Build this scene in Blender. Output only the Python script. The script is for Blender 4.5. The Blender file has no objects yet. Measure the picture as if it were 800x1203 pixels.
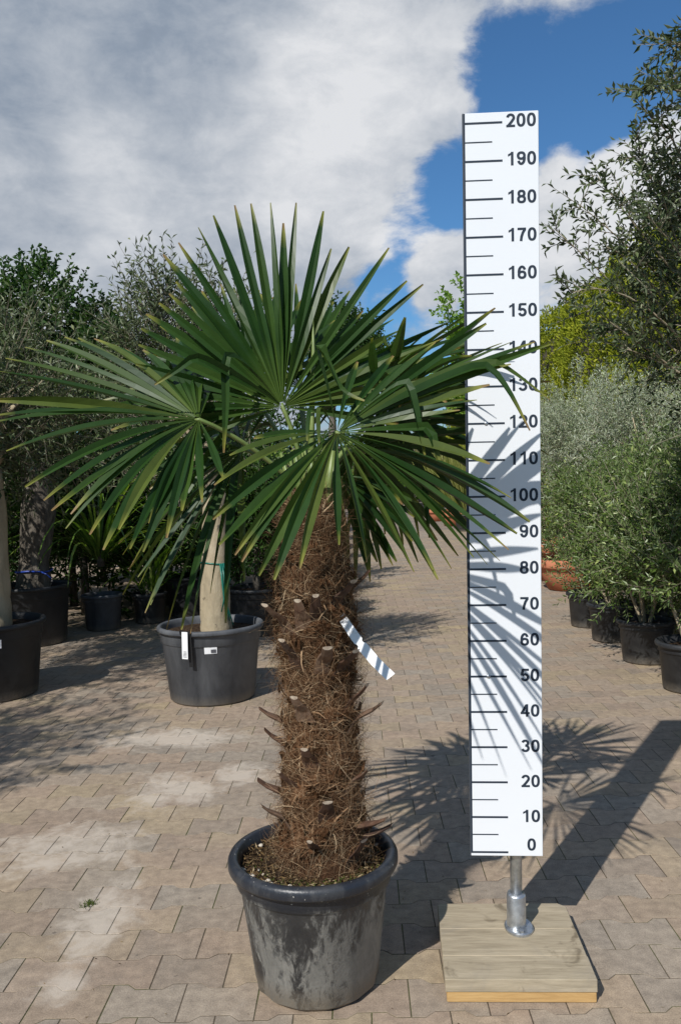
import bpy, math, random
import numpy as np
from mathutils import Vector, Matrix

# ------------------------------------------------------------------ camera
S = bpy.context.scene
C = S.collection
F, PITCH, ROLL, CAMH = 993.0, 0.0397, -0.0322, 1.3665
_ri = np.array([1., 0, 0]); _up = np.array([0, math.sin(PITCH), math.cos(PITCH)])
FW = np.array([0, math.cos(PITCH), -math.sin(PITCH)])
RI = _ri * math.cos(ROLL) + _up * math.sin(ROLL)
UP = _up * math.cos(ROLL) - _ri * math.sin(ROLL)
cam = bpy.data.cameras.new('camera')
cam.sensor_fit = 'VERTICAL'; cam.sensor_height = 36.0; cam.lens = F / 1203 * 36
cam.clip_start = 0.05; cam.clip_end = 2000
camo = bpy.data.objects.new('camera', cam); C.objects.link(camo)
m = Matrix.Identity(4)
for i in range(3):
    m[i][0] = RI[i]; m[i][1] = UP[i]; m[i][2] = -FW[i]
m[2][3] = CAMH
camo.matrix_world = m
S.camera = camo

# ------------------------------------------------------------------ sky, sun, exposure
SUN_AZ, SUN_EL = math.radians(30.9), math.radians(41.9)     # shadows fall away from us, to the right
W = bpy.data.worlds.new('World'); S.world = W; W.use_nodes = True
wn, wl = W.node_tree.nodes, W.node_tree.links
for n in list(wn): wn.remove(n)


class NB:
    """small node-building helper"""
    def __init__(self, nt): self.nt = nt
    def n(self, t, **kw):
        x = self.nt.nodes.new(t)
        for k, v in kw.items(): setattr(x, k, v)
        return x
    def l(self, a, b): self.nt.links.new(a, b)
    def put(self, sock, v):
        if hasattr(v, 'is_output'): self.l(v, sock)
        elif isinstance(v, (tuple, list)):
            sock.default_value = tuple(v) if len(v) == len(sock.default_value) else tuple(v) + (1.0,)
        else: sock.default_value = v
    def math(self, op, a, b=0.0, c=None, clamp=False):
        x = self.n('ShaderNodeMath', operation=op, use_clamp=clamp)
        self.put(x.inputs[0], a); self.put(x.inputs[1], b)
        if c is not None: self.put(x.inputs[2], c)
        return x.outputs[0]
    def mix(self, f, a, b, blend='MIX'):
        x = self.n('ShaderNodeMix', data_type='RGBA', blend_type=blend)
        self.put(x.inputs[0], f); self.put(x.inputs[6], a); self.put(x.inputs[7], b)
        return x.outputs[2]
    def noise(self, vec, scale, detail=4.0, rough=0.55, dist=0.0):
        x = self.n('ShaderNodeTexNoise')
        if vec is not None: self.l(vec, x.inputs['Vector'])
        x.inputs['Scale'].default_value = scale; x.inputs['Detail'].default_value = detail
        x.inputs['Roughness'].default_value = rough; x.inputs['Distortion'].default_value = dist
        return x.outputs['Fac']
    def rng(self, v, a, b, c=0.0, d=1.0, smooth=False):
        x = self.n('ShaderNodeMapRange')
        if smooth: x.interpolation_type = 'SMOOTHSTEP'
        self.put(x.inputs[0], v)
        for i, q in enumerate((a, b, c, d)): self.put(x.inputs[1 + i], q)
        return x.outputs[0]
    def ramp(self, v, stops):
        x = self.n('ShaderNodeValToRGB'); e = x.color_ramp.elements
        while len(e) < len(stops): e.new(0.5)
        for q, (p, c) in zip(e, stops): q.position = p; q.color = tuple(c) + (1.0,)
        self.put(x.inputs[0], v); return x.outputs[0]


b = NB(W.node_tree)
sky = b.n('ShaderNodeTexSky', sky_type='NISHITA', sun_disc=False)
sky.sun_elevation = SUN_EL; sky.sun_rotation = SUN_AZ + math.pi
sky.air_density = 1.0; sky.dust_density = 0.6; sky.ozone_density = 2.0
tc = b.n('ShaderNodeTexCoord').outputs['Generated']
mp = b.n('ShaderNodeMapping'); mp.inputs['Scale'].default_value = (1.0, 1.0, 1.7)
mp.inputs['Location'].default_value = (3.1, 0.4, 1.2); b.l(tc, mp.inputs[0]); cv = mp.outputs[0]
fb = b.noise(cv, 4.2, 10, 0.60, 0.35)
fine = b.noise(cv, 13.0, 9, 0.62, 0.25)


def sky_dir(px, py):
    d = RI * (px - 400) / F - UP * (py - 601.5) / F + FW
    return tuple(d / np.linalg.norm(d))


def blob(px, py, r, w):
    """an opening (w<0) or a thick bank (w>0) of cloud in a direction of the sky, r in degrees"""
    vm = b.n('ShaderNodeVectorMath', operation='DOT_PRODUCT'); b.l(tc, vm.inputs[0]); vm.inputs[1].default_value = sky_dir(px, py)
    return b.math('MULTIPLY', b.rng(vm.outputs['Value'], math.cos(math.radians(r)), math.cos(math.radians(r * 0.15)), 0, 1, True), w)


dens = b.math('ADD', b.math('MULTIPLY', b.math('SUBTRACT', fb, .5), 1.7), b.math('ADD', b.math('MULTIPLY', b.math('SUBTRACT', fine, .5), 0.75), .50))
for q in ((650, 95, 7.0, -.40), (780, 75, 7, -.42), (710, 125, 3.5, -.10), (575, 70, 3.5, -.12), (500, 245, 4.4, -.42), (535, 215, 3, -.25), (450, 300, 2.6, -.16), (455, 345, 2.6, -.25), (590, 180, 3, -.2),
          (700, 285, 7, .42), (765, 185, 4.2, .55), (650, 180, 2.2, .28), (525, 320, 3.4, .35), (430, 90, 8, .30), (690, 0, 4, .35), (590, -10, 3, .25), (200, 150, 21, .62)):
    dens = b.math('ADD', dens, blob(*q))
cover = b.rng(dens, 0.40, 0.72, 0, 1, True)
shade = b.math('ADD', b.rng(b.noise(cv, 2.7, 8, 0.58, 0.4), 0.30, 0.70, 0.20, 0.62), b.math('MULTIPLY', b.math('SUBTRACT', fine, .38), 0.75))
shade = b.math('ADD', shade, b.math('MULTIPLY', b.math('SUBTRACT', fb, .5), .85))
for q in ((60, 40, 14, -.03), (60, 280, 9, .03), (170, 190, 7, .22), (420, 80, 8, .20), (400, 210, 9, .16), (250, 120, 14, .06), (700, 290, 9, .42), (520, 330, 6, .22), (760, 190, 6, .30)):
    shade = b.math('ADD', shade, blob(*q))
ccol = b.ramp(shade, [(0.0, (2.7, 3.3, 4.3)), (0.35, (3.9, 4.7, 5.9)), (0.62, (6.5, 7.1, 8.0)), (1.0, (10.8, 11.0, 11.4))])
skyc = b.mix(1.0, sky.outputs[0], (0.70, 1.18, 1.55, 1), 'MULTIPLY')
bg = b.n('ShaderNodeBackground'); bg.inputs['Strength'].default_value = 0.072
b.l(b.mix(cover, skyc, ccol), bg.inputs['Color'])
b.l(bg.outputs[0], b.n('ShaderNodeOutputWorld').inputs[0])

sl = bpy.data.lights.new('sun', 'SUN'); sl.energy = 5.0; sl.angle = math.radians(0.53); sl.color = (1.0, 0.97, 0.925)
so = bpy.data.objects.new('sun', sl); C.objects.link(so)
ray = Vector((math.sin(SUN_AZ) * math.cos(SUN_EL), math.cos(SUN_AZ) * math.cos(SUN_EL), -math.sin(SUN_EL)))
so.rotation_euler = ray.to_track_quat('-Z', 'Y').to_euler(); so.location = (-6, -10, 12)
vs = S.view_settings
vs.view_transform = 'Standard'; vs.look = 'None'; vs.exposure = -0.05; vs.gamma = 1.0; vs.use_curve_mapping = False
S.render.engine = 'CYCLES'


# ------------------------------------------------------------------ helpers
def at(px, py, Y):
    """the point at distance Y (metres ahead) that shows at a place in the photograph"""
    d = RI * (px - 400) / F - UP * (py - 601.5) / F + FW
    return np.array([0, 0, CAMH]) + d * (Y / d[1])


def nrm(v):
    v = np.asarray(v, float); n = np.linalg.norm(v, axis=-1, keepdims=True); return v / np.maximum(n, 1e-9)


def mesh_np(name, V, T, mat=None, smooth=False, t=None, mats=None, mi=None):
    """mesh from vertex array and an (n,3) or (n,4) face array"""
    V = np.asarray(V, np.float32); T = np.asarray(T, np.int32); k = T.shape[1]
    me = bpy.data.meshes.new(name)
    me.vertices.add(len(V)); me.vertices.foreach_set('co', V.ravel())
    me.loops.add(T.size); me.loops.foreach_set('vertex_index', T.ravel())
    me.polygons.add(len(T)); me.polygons.foreach_set('loop_start', np.arange(0, T.size, k, dtype=np.int32))
    me.polygons.foreach_set('loop_total', np.full(len(T), k, np.int32))
    me.polygons.foreach_set('use_smooth', np.full(len(T), bool(smooth)))
    for q in (mats or ([mat] if mat else [])): me.materials.append(q)
    if mi is not None: me.polygons.foreach_set('material_index', np.asarray(mi, np.int32))
    if t is not None:
        a = me.attributes.new('t', 'FLOAT', 'POINT'); a.data.foreach_set('value', np.asarray(t, np.float32))
    me.update(calc_edges=True); me.validate()
    return me


def link(name, me, parent=None, loc=None, rot=None):
    o = bpy.data.objects.new(name, me); C.objects.link(o)
    if parent is not None: o.parent = parent
    if loc is not None: o.location = [float(q) for q in loc]
    if rot is not None: o.rotation_euler = rot
    return o


def tag(o, label, cat, group=None):
    o['label'] = label; o['category'] = cat
    if group: o['group'] = group
    return o


def thing(name, label, cat, loc=(0, 0, 0), rot=(0, 0, 0), group=None):
    o = bpy.data.objects.new(name, None); C.objects.link(o); o.empty_display_size = .1
    o.location = [float(q) for q in loc]; o.rotation_euler = rot
    return tag(o, label, cat, group)


class MB:
    """collects polygons of any size"""
    def __init__(s): s.v = []; s.f = []; s.m = []
    def add(s, V, Fs, mi=0):
        o = len(s.v); s.v += [tuple(map(float, p)) for p in V]; s.f += [tuple(o + i for i in f) for f in Fs]; s.m += [mi] * len(Fs)
    def box(s, x0, x1, y0, y1, z0, z1, bev=0.0, mi=0):
        if bev <= 0:
            V = [(x, y, z) for z in (z0, z1) for y in (y0, y1) for x in (x0, x1)]
            s.add(V, [(0, 2, 3, 1), (4, 5, 7, 6), (0, 1, 5, 4), (2, 6, 7, 3), (0, 4, 6, 2), (1, 3, 7, 5)], mi); return
        def ring(d, z): return [(x0 + d, y0, z), (x1 - d, y0, z), (x1, y0 + d, z), (x1, y1 - d, z), (x1 - d, y1, z), (x0 + d, y1, z), (x0, y1 - d, z), (x0, y0 + d, z)]
        def ins(d, z): return [(x0 + d, y0 + d, z)] * 0 + [(x0 + 2 * d, y0 + d, z), (x1 - 2 * d, y0 + d, z), (x1 - d, y0 + 2 * d, z), (x1 - d, y1 - 2 * d, z), (x1 - 2 * d, y1 - d, z), (x0 + 2 * d, y1 - d, z), (x0 + d, y1 - 2 * d, z), (x0 + d, y0 + 2 * d, z)]
        s.loft([ins(bev, z0), ring(bev, z0 + bev), ring(bev, z1 - bev), ins(bev, z1)], True, True, mi=mi)
    def loft(s, rings, cap0=False, cap1=False, mi=0):
        n = len(rings[0]); V = [p for r in rings for p in r]; Fs = []
        for k in range(len(rings) - 1):
            for i in range(n):
                j = (i + 1) % n; Fs.append((k * n + i, k * n + j, (k + 1) * n + j, (k + 1) * n + i))
        if cap0: Fs.append(tuple(reversed(range(n))))
        if cap1: Fs.append(tuple((len(rings) - 1) * n + i for i in range(n)))
        s.add(V, Fs, mi)
    def tube(s, path, rad, n=8, mi=0, cap=True, flat=None):
        P = [np.asarray(p, float) for p in path]; rings = []
        up = np.array([0.31, 0.17, 0.93])
        for i, p in enumerate(P):
            d = nrm(P[min(i + 1, len(P) - 1)] - P[max(i - 1, 0)])
            a = nrm(np.cross(d, up)) if abs(d @ nrm(up)) < .98 else nrm(np.cross(d, (1, 0, 0))); c = np.cross(a, d)
            r = rad[i] if hasattr(rad, '__len__') else rad
            fl = flat if flat else 1.0
            rings.append([p + a * r * math.cos(q) + c * r * fl * math.sin(q) for q in np.linspace(0, 2 * math.pi, n, endpoint=False)])
        s.loft(rings, cap, cap, mi)
    def lathe(s, prof, n=32, mi=0):
        rings = [[(r * math.cos(a), r * math.sin(a), z) for a in np.linspace(0, 2 * math.pi, n, endpoint=False)] for r, z in prof]
        s.loft(rings, mi=mi)
    def mesh(s, name, *mats, smooth=False):
        me = bpy.data.meshes.new(name); me.from_pydata(s.v, [], s.f)
        for q in mats: me.materials.append(q)
        me.polygons.foreach_set('material_index', s.m)
        if smooth: me.polygons.foreach_set('use_smooth', [True] * len(s.f))
        me.update(); return me
    def build(s, name, mat, parent=None, smooth=False, **kw):
        mats = mat if isinstance(mat, (list, tuple)) else [mat]
        return link(name, s.mesh(name, *mats, smooth=smooth), parent, **kw)


# ------------------------------------------------------------------ materials
M = {}


def mat(name):
    x = bpy.data.materials.new(name); x.use_nodes = True; nt = x.node_tree
    for n in list(nt.nodes): nt.nodes.remove(n)
    q = NB(nt); out = q.n('ShaderNodeOutputMaterial'); M[name] = x
    return x, q, out


def principled(q, out, col, rough=0.6, metal=0.0, spec=0.5, height=None, hd=0.01, hs=0.5):
    p = q.n('ShaderNodeBsdfPrincipled')
    q.put(p.inputs['Base Color'], col); q.put(p.inputs['Roughness'], rough); q.put(p.inputs['Metallic'], metal)
    p.inputs['Specular IOR Level'].default_value = spec
    if height is not None:
        bu = q.n('ShaderNodeBump'); bu.inputs['Distance'].default_value = hd; bu.inputs['Strength'].default_value = hs
        q.l(height, bu.inputs['Height']); q.l(bu.outputs[0], p.inputs['Normal'])
    q.l(p.outputs[0], out.inputs[0]); return p


def pos(q): return q.n('ShaderNodeNewGeometry').outputs['Position']
def objc(q): return q.n('ShaderNodeTexCoord').outputs['Object']
def island(q): return q.n('ShaderNodeNewGeometry').outputs['Random Per Island']
def orand(q): return q.n('ShaderNodeObjectInfo').outputs['Random']


def sand_mask(q, g):
    """sand trodden over the stones left of the big pot"""
    def patch(cx, cy, rx, ry):
        vm = q.n('ShaderNodeMapping'); vm.vector_type = 'POINT'
        vm.inputs['Location'].default_value = (-cx / rx, -cy / ry, 0); vm.inputs['Scale'].default_value = (1 / rx, 1 / ry, 0)
        q.l(g, vm.inputs[0]); ln = q.n('ShaderNodeVectorMath', operation='LENGTH'); q.l(vm.outputs[0], ln.inputs[0])
        return q.rng(ln.outputs['Value'], 1.0, 0.0, 0, 1, True)
    pn = q.math('ADD', q.math('MULTIPLY', q.noise(g, 4.5, 8, 0.66, .8), .6), q.math('MULTIPLY', q.noise(g, 17, 6, .65, .6), .4))
    sand = None
    for a in ((-.78, 3.72, .40, .42), (-.80, 2.62, .20, .50), (-.95, 4.5, .8, .35), (-.80, 2.27, .14, .18), (-1.05, 3.15, .5, .4), (-.5, 3.9, .25, .3)):
        s_ = patch(*a); sand = s_ if sand is None else q.math('MAXIMUM', sand, s_)
    return q.math('MULTIPLY', q.rng(q.math('ADD', sand, q.math('MULTIPLY', q.math('SUBTRACT', pn, .5), 3.2)), .25, 1.05, 0, 1, True), .75)


def paver_mat(name, per_object):
    x, q, out = mat(name)
    r = orand(q) if per_object else island(q)
    r2 = q.math('FRACT', q.math('MULTIPLY', r, 37.13)); g = pos(q)
    big = q.noise(g, 0.75, 3, 0.5)
    v = q.math('ADD', q.math('MULTIPLY', r, 0.55), q.math('MULTIPLY', q.math('SUBTRACT', big, 0.5), 1.3), clamp=False)
    v = q.math('ADD', v, 0.19, clamp=True)
    base = q.ramp(v, [(0.0, (.265, .243, .22)), (0.25, (.295, .257, .22)), (0.5, (.31, .25, .205)), (0.72, (.325, .272, .208)), (1.0, (.35, .29, .195))])
    base = q.mix(1.0, base, q.ramp(r2, [(0, (.90, .90, .91)), (1, (1.08, 1.07, 1.06))]), 'MULTIPLY')
    base = q.mix(1.0, base, (1.05, 1.0, .90, 1), 'MULTIPLY')
    grain = q.noise(g, 260, 3, 0.7); mott = q.noise(g, 26, 5, 0.65)
    base = q.mix(1.0, base, q.ramp(grain, [(.3, (.72, .72, .72)), (.7, (1.25, 1.25, 1.25))]), 'MULTIPLY')
    base = q.mix(1.0, base, q.ramp(mott, [(.3, (.74, .73, .73)), (.7, (1.18, 1.17, 1.16))]), 'MULTIPLY')
    sand = sand_mask(q, g)
    grime = q.rng(q.noise(g, 2.6, 9, .72, .7), .50, .70, 0, .42, True)
    base = q.mix(grime, base, (.155, .13, .105, 1))
    bloom = q.math('MULTIPLY', q.rng(q.noise(g, 1.7, 7, .7, .6), .62, .78, 0, 1, True), .35)
    base = q.mix(bloom, base, (.46, .42, .38, 1))
    base = q.mix(sand, base, (.52, .45, .37, 1))
    spots = q.rng(q.noise(g, 21, 1, .4), .76, .80, 0, .6, True)
    base = q.mix(spots, base, (.07, .06, .05, 1))
    principled(q, out, base, .88, spec=.25, height=q.math('ADD', q.math('MULTIPLY', grain, .5), mott), hd=.0022, hs=.7)


paver_mat('paver', True); paver_mat('paver_field', False)

x, q, out = mat('joint_sand'); g = pos(q)
col = q.mix(q.rng(q.noise(g, 3.0, 5, .6), .45, .62, 0, 1, True), (.105, .083, .06, 1), (.10, .105, .045, 1))
col = q.mix(sand_mask(q, g), col, (.36, .31, .25, 1))
principled(q, out, q.mix(1.0, col, q.ramp(q.noise(g, 320, 2), [(.3, (.6, .6, .6)), (.7, (1.3, 1.3, 1.3))]), 'MULTIPLY'), .95, spec=.1, height=q.noise(g, 300, 3), hd=.003)

x, q, out = mat('earth'); g = pos(q)
principled(q, out, q.ramp(q.noise(g, 1.4, 8, .65), [(.3, (.06, .05, .035)), (.6, (.12, .10, .07)), (.75, (.08, .10, .04))]), .95, spec=.1, height=q.noise(g, 18, 6), hd=.03)

x, q, out = mat('path_far'); g = pos(q)
br = q.n('ShaderNodeTexBrick'); q.l(g, br.inputs['Vector']); br.inputs['Scale'].default_value = 5.0; br.inputs['Mortar Size'].default_value = .02
br.inputs['Brick Width'].default_value = 1.0; br.inputs['Row Height'].default_value = .7
for k, c in (('Color1', (.27, .22, .18, 1)), ('Color2', (.23, .2, .175, 1)), ('Mortar', (.12, .1, .08, 1))): br.inputs[k].default_value = c
principled(q, out, q.mix(1.0, br.outputs['Color'], q.ramp(q.noise(g, 1.1, 5), [(.3, (.8, .8, .82)), (.7, (1.2, 1.15, 1.1))]), 'MULTIPLY'), .9, spec=.2)


def leaf_mat(name, stops, back=None, trans=.35, rough=.45, spec=.4, tcol=None):
    x, q, out = mat(name); r = island(q)
    col = q.ramp(r, stops)
    g = pos(q)
    col = q.mix(1.0, col, q.ramp(q.noise(g, 1.7, 3), [(.3, (.78, .8, .78)), (.7, (1.18, 1.16, 1.12))]), 'MULTIPLY')
    if back: col = q.mix(q.n('ShaderNodeNewGeometry').outputs['Backfacing'], col, back + (1.0,))
    p = q.n('ShaderNodeBsdfPrincipled'); q.l(col, p.inputs['Base Color']); p.inputs['Roughness'].default_value = rough
    p.inputs['Specular IOR Level'].default_value = spec
    tr = q.n('ShaderNodeBsdfTranslucent'); q.l(q.mix(1.0, col, tcol or (1.35, 1.5, .6, 1), 'MULTIPLY'), tr.inputs['Color'])
    ms = q.n('ShaderNodeMixShader'); ms.inputs[0].default_value = trans
    q.l(p.outputs[0], ms.inputs[1]); q.l(tr.outputs[0], ms.inputs[2]); q.l(ms.outputs[0], out.inputs[0])
    return x


leaf_mat('olive_leaf', [(0, (.03, .05, .017)), (.5, (.058, .088, .030)), (.85, (.12, .155, .065)), (1, (.24, .26, .14))], (.12, .145, .08), .16, .45, .3)
leaf_mat('silver_leaf', [(0, (.16, .205, .115)), (.5, (.26, .31, .19)), (.85, (.37, .42, .28)), (1, (.50, .53, .37))], (.40, .43, .33), .2, .5, .4)
leaf_mat('shrub_leaf', [(0, (.035, .068, .014)), (.5, (.075, .125, .026)), (.85, (.15, .215, .05)), (1, (.34, .39, .14))], (.17, .225, .085), .2, .40, .4)
leaf_mat('dark_leaf', [(0, (.018, .048, .010)), (.5, (.034, .080, .016)), (1, (.07, .13, .028))], None, .3, .5, .25)
leaf_mat('bright_leaf', [(0, (.12, .22, .03)), (.5, (.17, .29, .04)), (1, (.24, .36, .06))], None, .4, .5, .3)
leaf_mat('hedge_leaf', [(0, (.14, .17, .012)), (.45, (.22, .255, .02)), (.8, (.31, .335, .03)), (1, (.40, .39, .05))], None, .3, .7, .15)
leaf_mat('straw_leaf', [(0, (.17, .20, .05)), (.5, (.24, .26, .07)), (1, (.34, .32, .12))], None, .35, .55, .25)
leaf_mat('strap_leaf', [(0, (.08, .16, .02)), (.5, (.14, .25, .035)), (1, (.28, .36, .08))], None, .3, .38, .45)
leaf_mat('fibre', [(0, (.04, .019, .010)), (.4, (.14, .074, .038)), (.75, (.29, .178, .10)), (1, (.52, .39, .25))], None, .10, .8, .1, (1, .9, .7, 1))
leaf_mat('litter', [(0, (.035, .022, .014)), (.5, (.10, .065, .035)), (.85, (.20, .13, .06)), (1, (.34, .27, .17))], None, .0, .9, .1)
leaf_mat('moss_leaf', [(0, (.05, .08, .015)), (1, (.14, .17, .04))], None, .2, .8, .1)

# palm leaflet: pleated, glossy, dry yellow-brown tips on some
x, q, out = mat('palm_leaflet')
at_ = q.n('ShaderNodeAttribute', attribute_name='t').outputs['Fac']; r = orand(q); g = objc(q)
col = q.ramp(r, [(0, (.014, .042, .008)), (.45, (.023, .058, .011)), (.8, (.040, .078, .014)), (1, (.08, .108, .022))])
col = q.mix(1.0, col, q.ramp(q.noise(g, 14, 4, .6), [(.3, (.82, .84, .8)), (.7, (1.18, 1.16, 1.1))]), 'MULTIPLY')
col = q.mix(q.rng(at_, .05, .30, .55, 0), col, (.10, .15, .03, 1))
lim = q.math('ADD', .93, q.math('MULTIPLY', q.math('FRACT', q.math('MULTIPLY', r, 17.7)), .10))
tipn = q.math('ADD', at_, q.math('MULTIPLY', q.math('SUBTRACT', q.noise(g, 45, 2), .5), .05))
col = q.mix(q.rng(tipn, q.math('SUBTRACT', lim, .10), lim, 0, .75), col, (.26, .25, .05, 1))
col = q.mix(q.rng(tipn, lim, q.math('ADD', lim, .035), 0, .9), col, (.24, .15, .07, 1))
p = q.n('ShaderNodeBsdfPrincipled'); q.l(col, p.inputs['Base Color']); p.inputs['Roughness'].default_value = .40
p.inputs['Specular IOR Level'].default_value = .28
tr = q.n('ShaderNodeBsdfTranslucent'); q.l(q.mix(1.0, col, (1.6, 1.7, .7, 1), 'MULTIPLY'), tr.inputs['Color'])
ms = q.n('ShaderNodeMixShader'); ms.inputs[0].default_value = .24
q.l(p.outputs[0], ms.inputs[1]); q.l(tr.outputs[0], ms.inputs[2]); q.l(ms.outputs[0], out.inputs[0])

x, q, out = mat('petiole'); g = objc(q)
principled(q, out, q.ramp(q.noise(g, 22, 4), [(.3, (.10, .15, .035)), (.7, (.20, .25, .07))]), .45)

x, q, out = mat('trunk_core'); g = objc(q)
principled(q, out, q.ramp(q.noise(g, 30, 6, .7), [(.25, (.028, .014, .008)), (.5, (.085, .042, .022)), (.75, (.17, .10, .055))]), .95, spec=.1, height=q.noise(g, 60, 5, .7), hd=.02, hs=1)
x, q, out = mat('fibre_sheet'); g = objc(q)
def weave(q, g, sc):
    mp_ = q.n('ShaderNodeMapping'); mp_.inputs['Scale'].default_value = sc; mp_.inputs['Rotation'].default_value = (.4, .5, .2); q.l(g, mp_.inputs[0]); return q.noise(mp_.outputs[0], 60, 5, .7, .6)
wv_ = q.math('MAXIMUM', weave(q, g, (4, 4, .5)), weave(q, g, (.5, .5, 4)))
principled(q, out, q.mix(1.0, q.ramp(wv_, [(.38, (.03, .014, .008)), (.55, (.14, .072, .037)), (.72, (.30, .19, .11))]), q.ramp(island(q), [(0, (.6, .55, .5)), (1, (1.25, 1.2, 1.15))]), 'MULTIPLY'), .95, spec=.05, height=wv_, hd=.006, hs=1)
x, q, out = mat('leaf_base'); g = objc(q)
principled(q, out, q.ramp(q.math('ADD', q.math('MULTIPLY', q.noise(g, 45, 4), .6), q.math('MULTIPLY', orand(q), .4)), [(.25, (.04, .022, .015)), (.5, (.10, .048, .026)), (.75, (.20, .13, .085))]), .75, height=q.noise(g, 120, 3), hd=.002)
x, q, out = mat('cut_end'); g = objc(q)
principled(q, out, q.ramp(q.noise(g, 90, 3), [(.3, (.30, .22, .16)), (.7, (.56, .47, .36))]), .85)

x, q, out = mat('pot_dirty'); g = objc(q)
sp = q.n('ShaderNodeSeparateXYZ'); q.l(g, sp.inputs[0]); z = sp.outputs['Z']
mp = q.n('ShaderNodeMapping'); mp.inputs['Scale'].default_value = (1, 1, .45); q.l(g, mp.inputs[0])
d1 = q.noise(mp.outputs[0], 9, 8, .68, .5); d2 = q.noise(mp.outputs[0], 46, 6, .7, .8)
lime = q.math('ADD', q.math('ADD', q.math('MULTIPLY', d1, 1.7), q.math('MULTIPLY', d2, .75)), q.rng(z, .0, .29, .16, -.20))
lime = q.rng(lime, 1.05, 1.27, 0, .95, True)
lime = q.math('MULTIPLY', lime, q.rng(z, .282, .295, 1, .07))
col = q.mix(lime, q.mix(q.rng(z, .282, .295), (.020, .022, .026, 1), (.016, .019, .026, 1)), q.ramp(d2, [(.3, (.17, .165, .145)), (.7, (.33, .315, .28))]))
col = q.mix(q.math('MULTIPLY', q.rng(d1, .38, .62, .05, .30), q.rng(z, .282, .295, 1, .15)), col, (.20, .195, .18, 1))
col = q.mix(q.math('MULTIPLY', q.rng(z, .075, .028), q.rng(d2, .35, .55, .55, .95)), col, (.20, .17, .13, 1))
dots = q.math('MULTIPLY', q.rng(q.noise(g, 130, 1), .74, .78), q.rng(z, .29, .30))
col = q.mix(dots, col, (.4, .38, .34, 1))
principled(q, out, col, q.rng(lime, 0, .6, .38, .9), spec=.45, height=q.math('ADD', lime, q.noise(g, 160, 3)), hd=.0012, hs=.5)

x, q, out = mat('pot_black'); g = objc(q)
sp = q.n('ShaderNodeSeparateXYZ'); q.l(g, sp.inputs[0]); z = sp.outputs['Z']
d1 = q.noise(g, 7, 7, .65, .4); d2 = q.noise(g, 50, 4, .6)
col = q.mix(q.math('MULTIPLY', q.rng(d1, .42, .75, 0, .75), q.rng(z, .0, .3, 1, .35)), (.020, .021, .023, 1), (.10, .10, .095, 1))
col = q.mix(q.math('MULTIPLY', q.rng(z, .07, .0), q.rng(d2, .3, .7, .3, 1)), col, (.22, .195, .16, 1))
principled(q, out, col, q.rng(d1, .3, .7, .38, .7), spec=.4)

x, q, out = mat('pot_grey'); g = objc(q)
sp = q.n('ShaderNodeSeparateXYZ'); q.l(g, sp.inputs[0]); z = sp.outputs['Z']
mp = q.n('ShaderNodeMapping'); mp.inputs['Scale'].default_value = (1, 1, .3); q.l(g, mp.inputs[0])
d1 = q.noise(mp.outputs[0], 6, 8, .68, .3)
col = q.mix(q.rng(d1, .32, .72), (.038, .041, .047, 1), (.125, .130, .138, 1))
col = q.mix(q.math('MULTIPLY', q.rng(z, .07, .0), q.rng(d1, .3, .6, .3, 1)), col, (.20, .175, .14, 1))
principled(q, out, col, .6, spec=.35)

x, q, out = mat('terracotta'); g = objc(q)
principled(q, out, q.ramp(q.noise(g, 6, 6), [(.3, (.36, .125, .065)), (.7, (.48, .19, .105))]), .8, spec=.2)

x, q, out = mat('soil'); g = objc(q)
principled(q, out, q.ramp(q.noise(g, 55, 6, .7), [(.28, (.016, .010, .007)), (.5, (.055, .035, .022)), (.68, (.12, .078, .045)), (.8, (.09, .09, .03))]), .95, spec=.1, height=q.noise(g, 70, 5, .7), hd=.02, hs=1)
x, q, out = mat('pebble'); principled(q, out, q.ramp(orand(q), [(0, (.42, .36, .27)), (1, (.68, .62, .52))]), .8)

x, q, out = mat('olive_bark'); g = objc(q)
mp = q.n('ShaderNodeMapping'); mp.inputs['Scale'].default_value = (1, 1, .4); q.l(g, mp.inputs[0])
d = q.noise(mp.outputs[0], 9, 7, .65, .5)
kn = q.rng(q.noise(g, 24, 2, .5), .70, .76, 0, .7)
principled(q, out, q.mix(kn, q.ramp(d, [(.25, (.20, .165, .11)), (.5, (.36, .295, .195)), (.75, (.48, .41, .29))]), (.09, .075, .05, 1)), .85, spec=.2, height=q.noise(mp.outputs[0], 30, 6, .65), hd=.008, hs=.8)
x, q, out = mat('rough_bark'); g = objc(q)
mp = q.n('ShaderNodeMapping'); mp.inputs['Scale'].default_value = (1, 1, .3); q.l(g, mp.inputs[0])
principled(q, out, q.ramp(q.noise(mp.outputs[0], 22, 7, .7), [(.3, (.05, .042, .035)), (.55, (.15, .13, .105)), (.75, (.27, .24, .20))]), .9, spec=.2, height=q.noise(mp.outputs[0], 40, 6, .7), hd=.02, hs=1)
x, q, out = mat('twig'); principled(q, out, q.ramp(island(q), [(0, (.09, .075, .05)), (1, (.26, .23, .17))]), .85, spec=.2)

x, q, out = mat('board_white'); g = objc(q)
smear = q.rng(q.noise(g, 5, 7, .7, .5), .55, .8, 0, .25)
principled(q, out, q.mix(smear, (.745, .76, .775, 1), (.68, .69, .70, 1)), .42, spec=.4)
x, q, out = mat('board_ink'); principled(q, out, (.022, .032, .048, 1), .5, spec=.3)
x, q, out = mat('board_edge'); principled(q, out, (.05, .06, .075, 1), .55)
x, q, out = mat('steel'); g = objc(q)
principled(q, out, q.ramp(q.noise(g, 60, 5, .6), [(.3, (.34, .36, .38)), (.7, (.60, .62, .64))]), q.rng(q.noise(g, 25, 4), .3, .7, .28, .5), .85, height=q.noise(g, 220, 2), hd=.0006)


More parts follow.
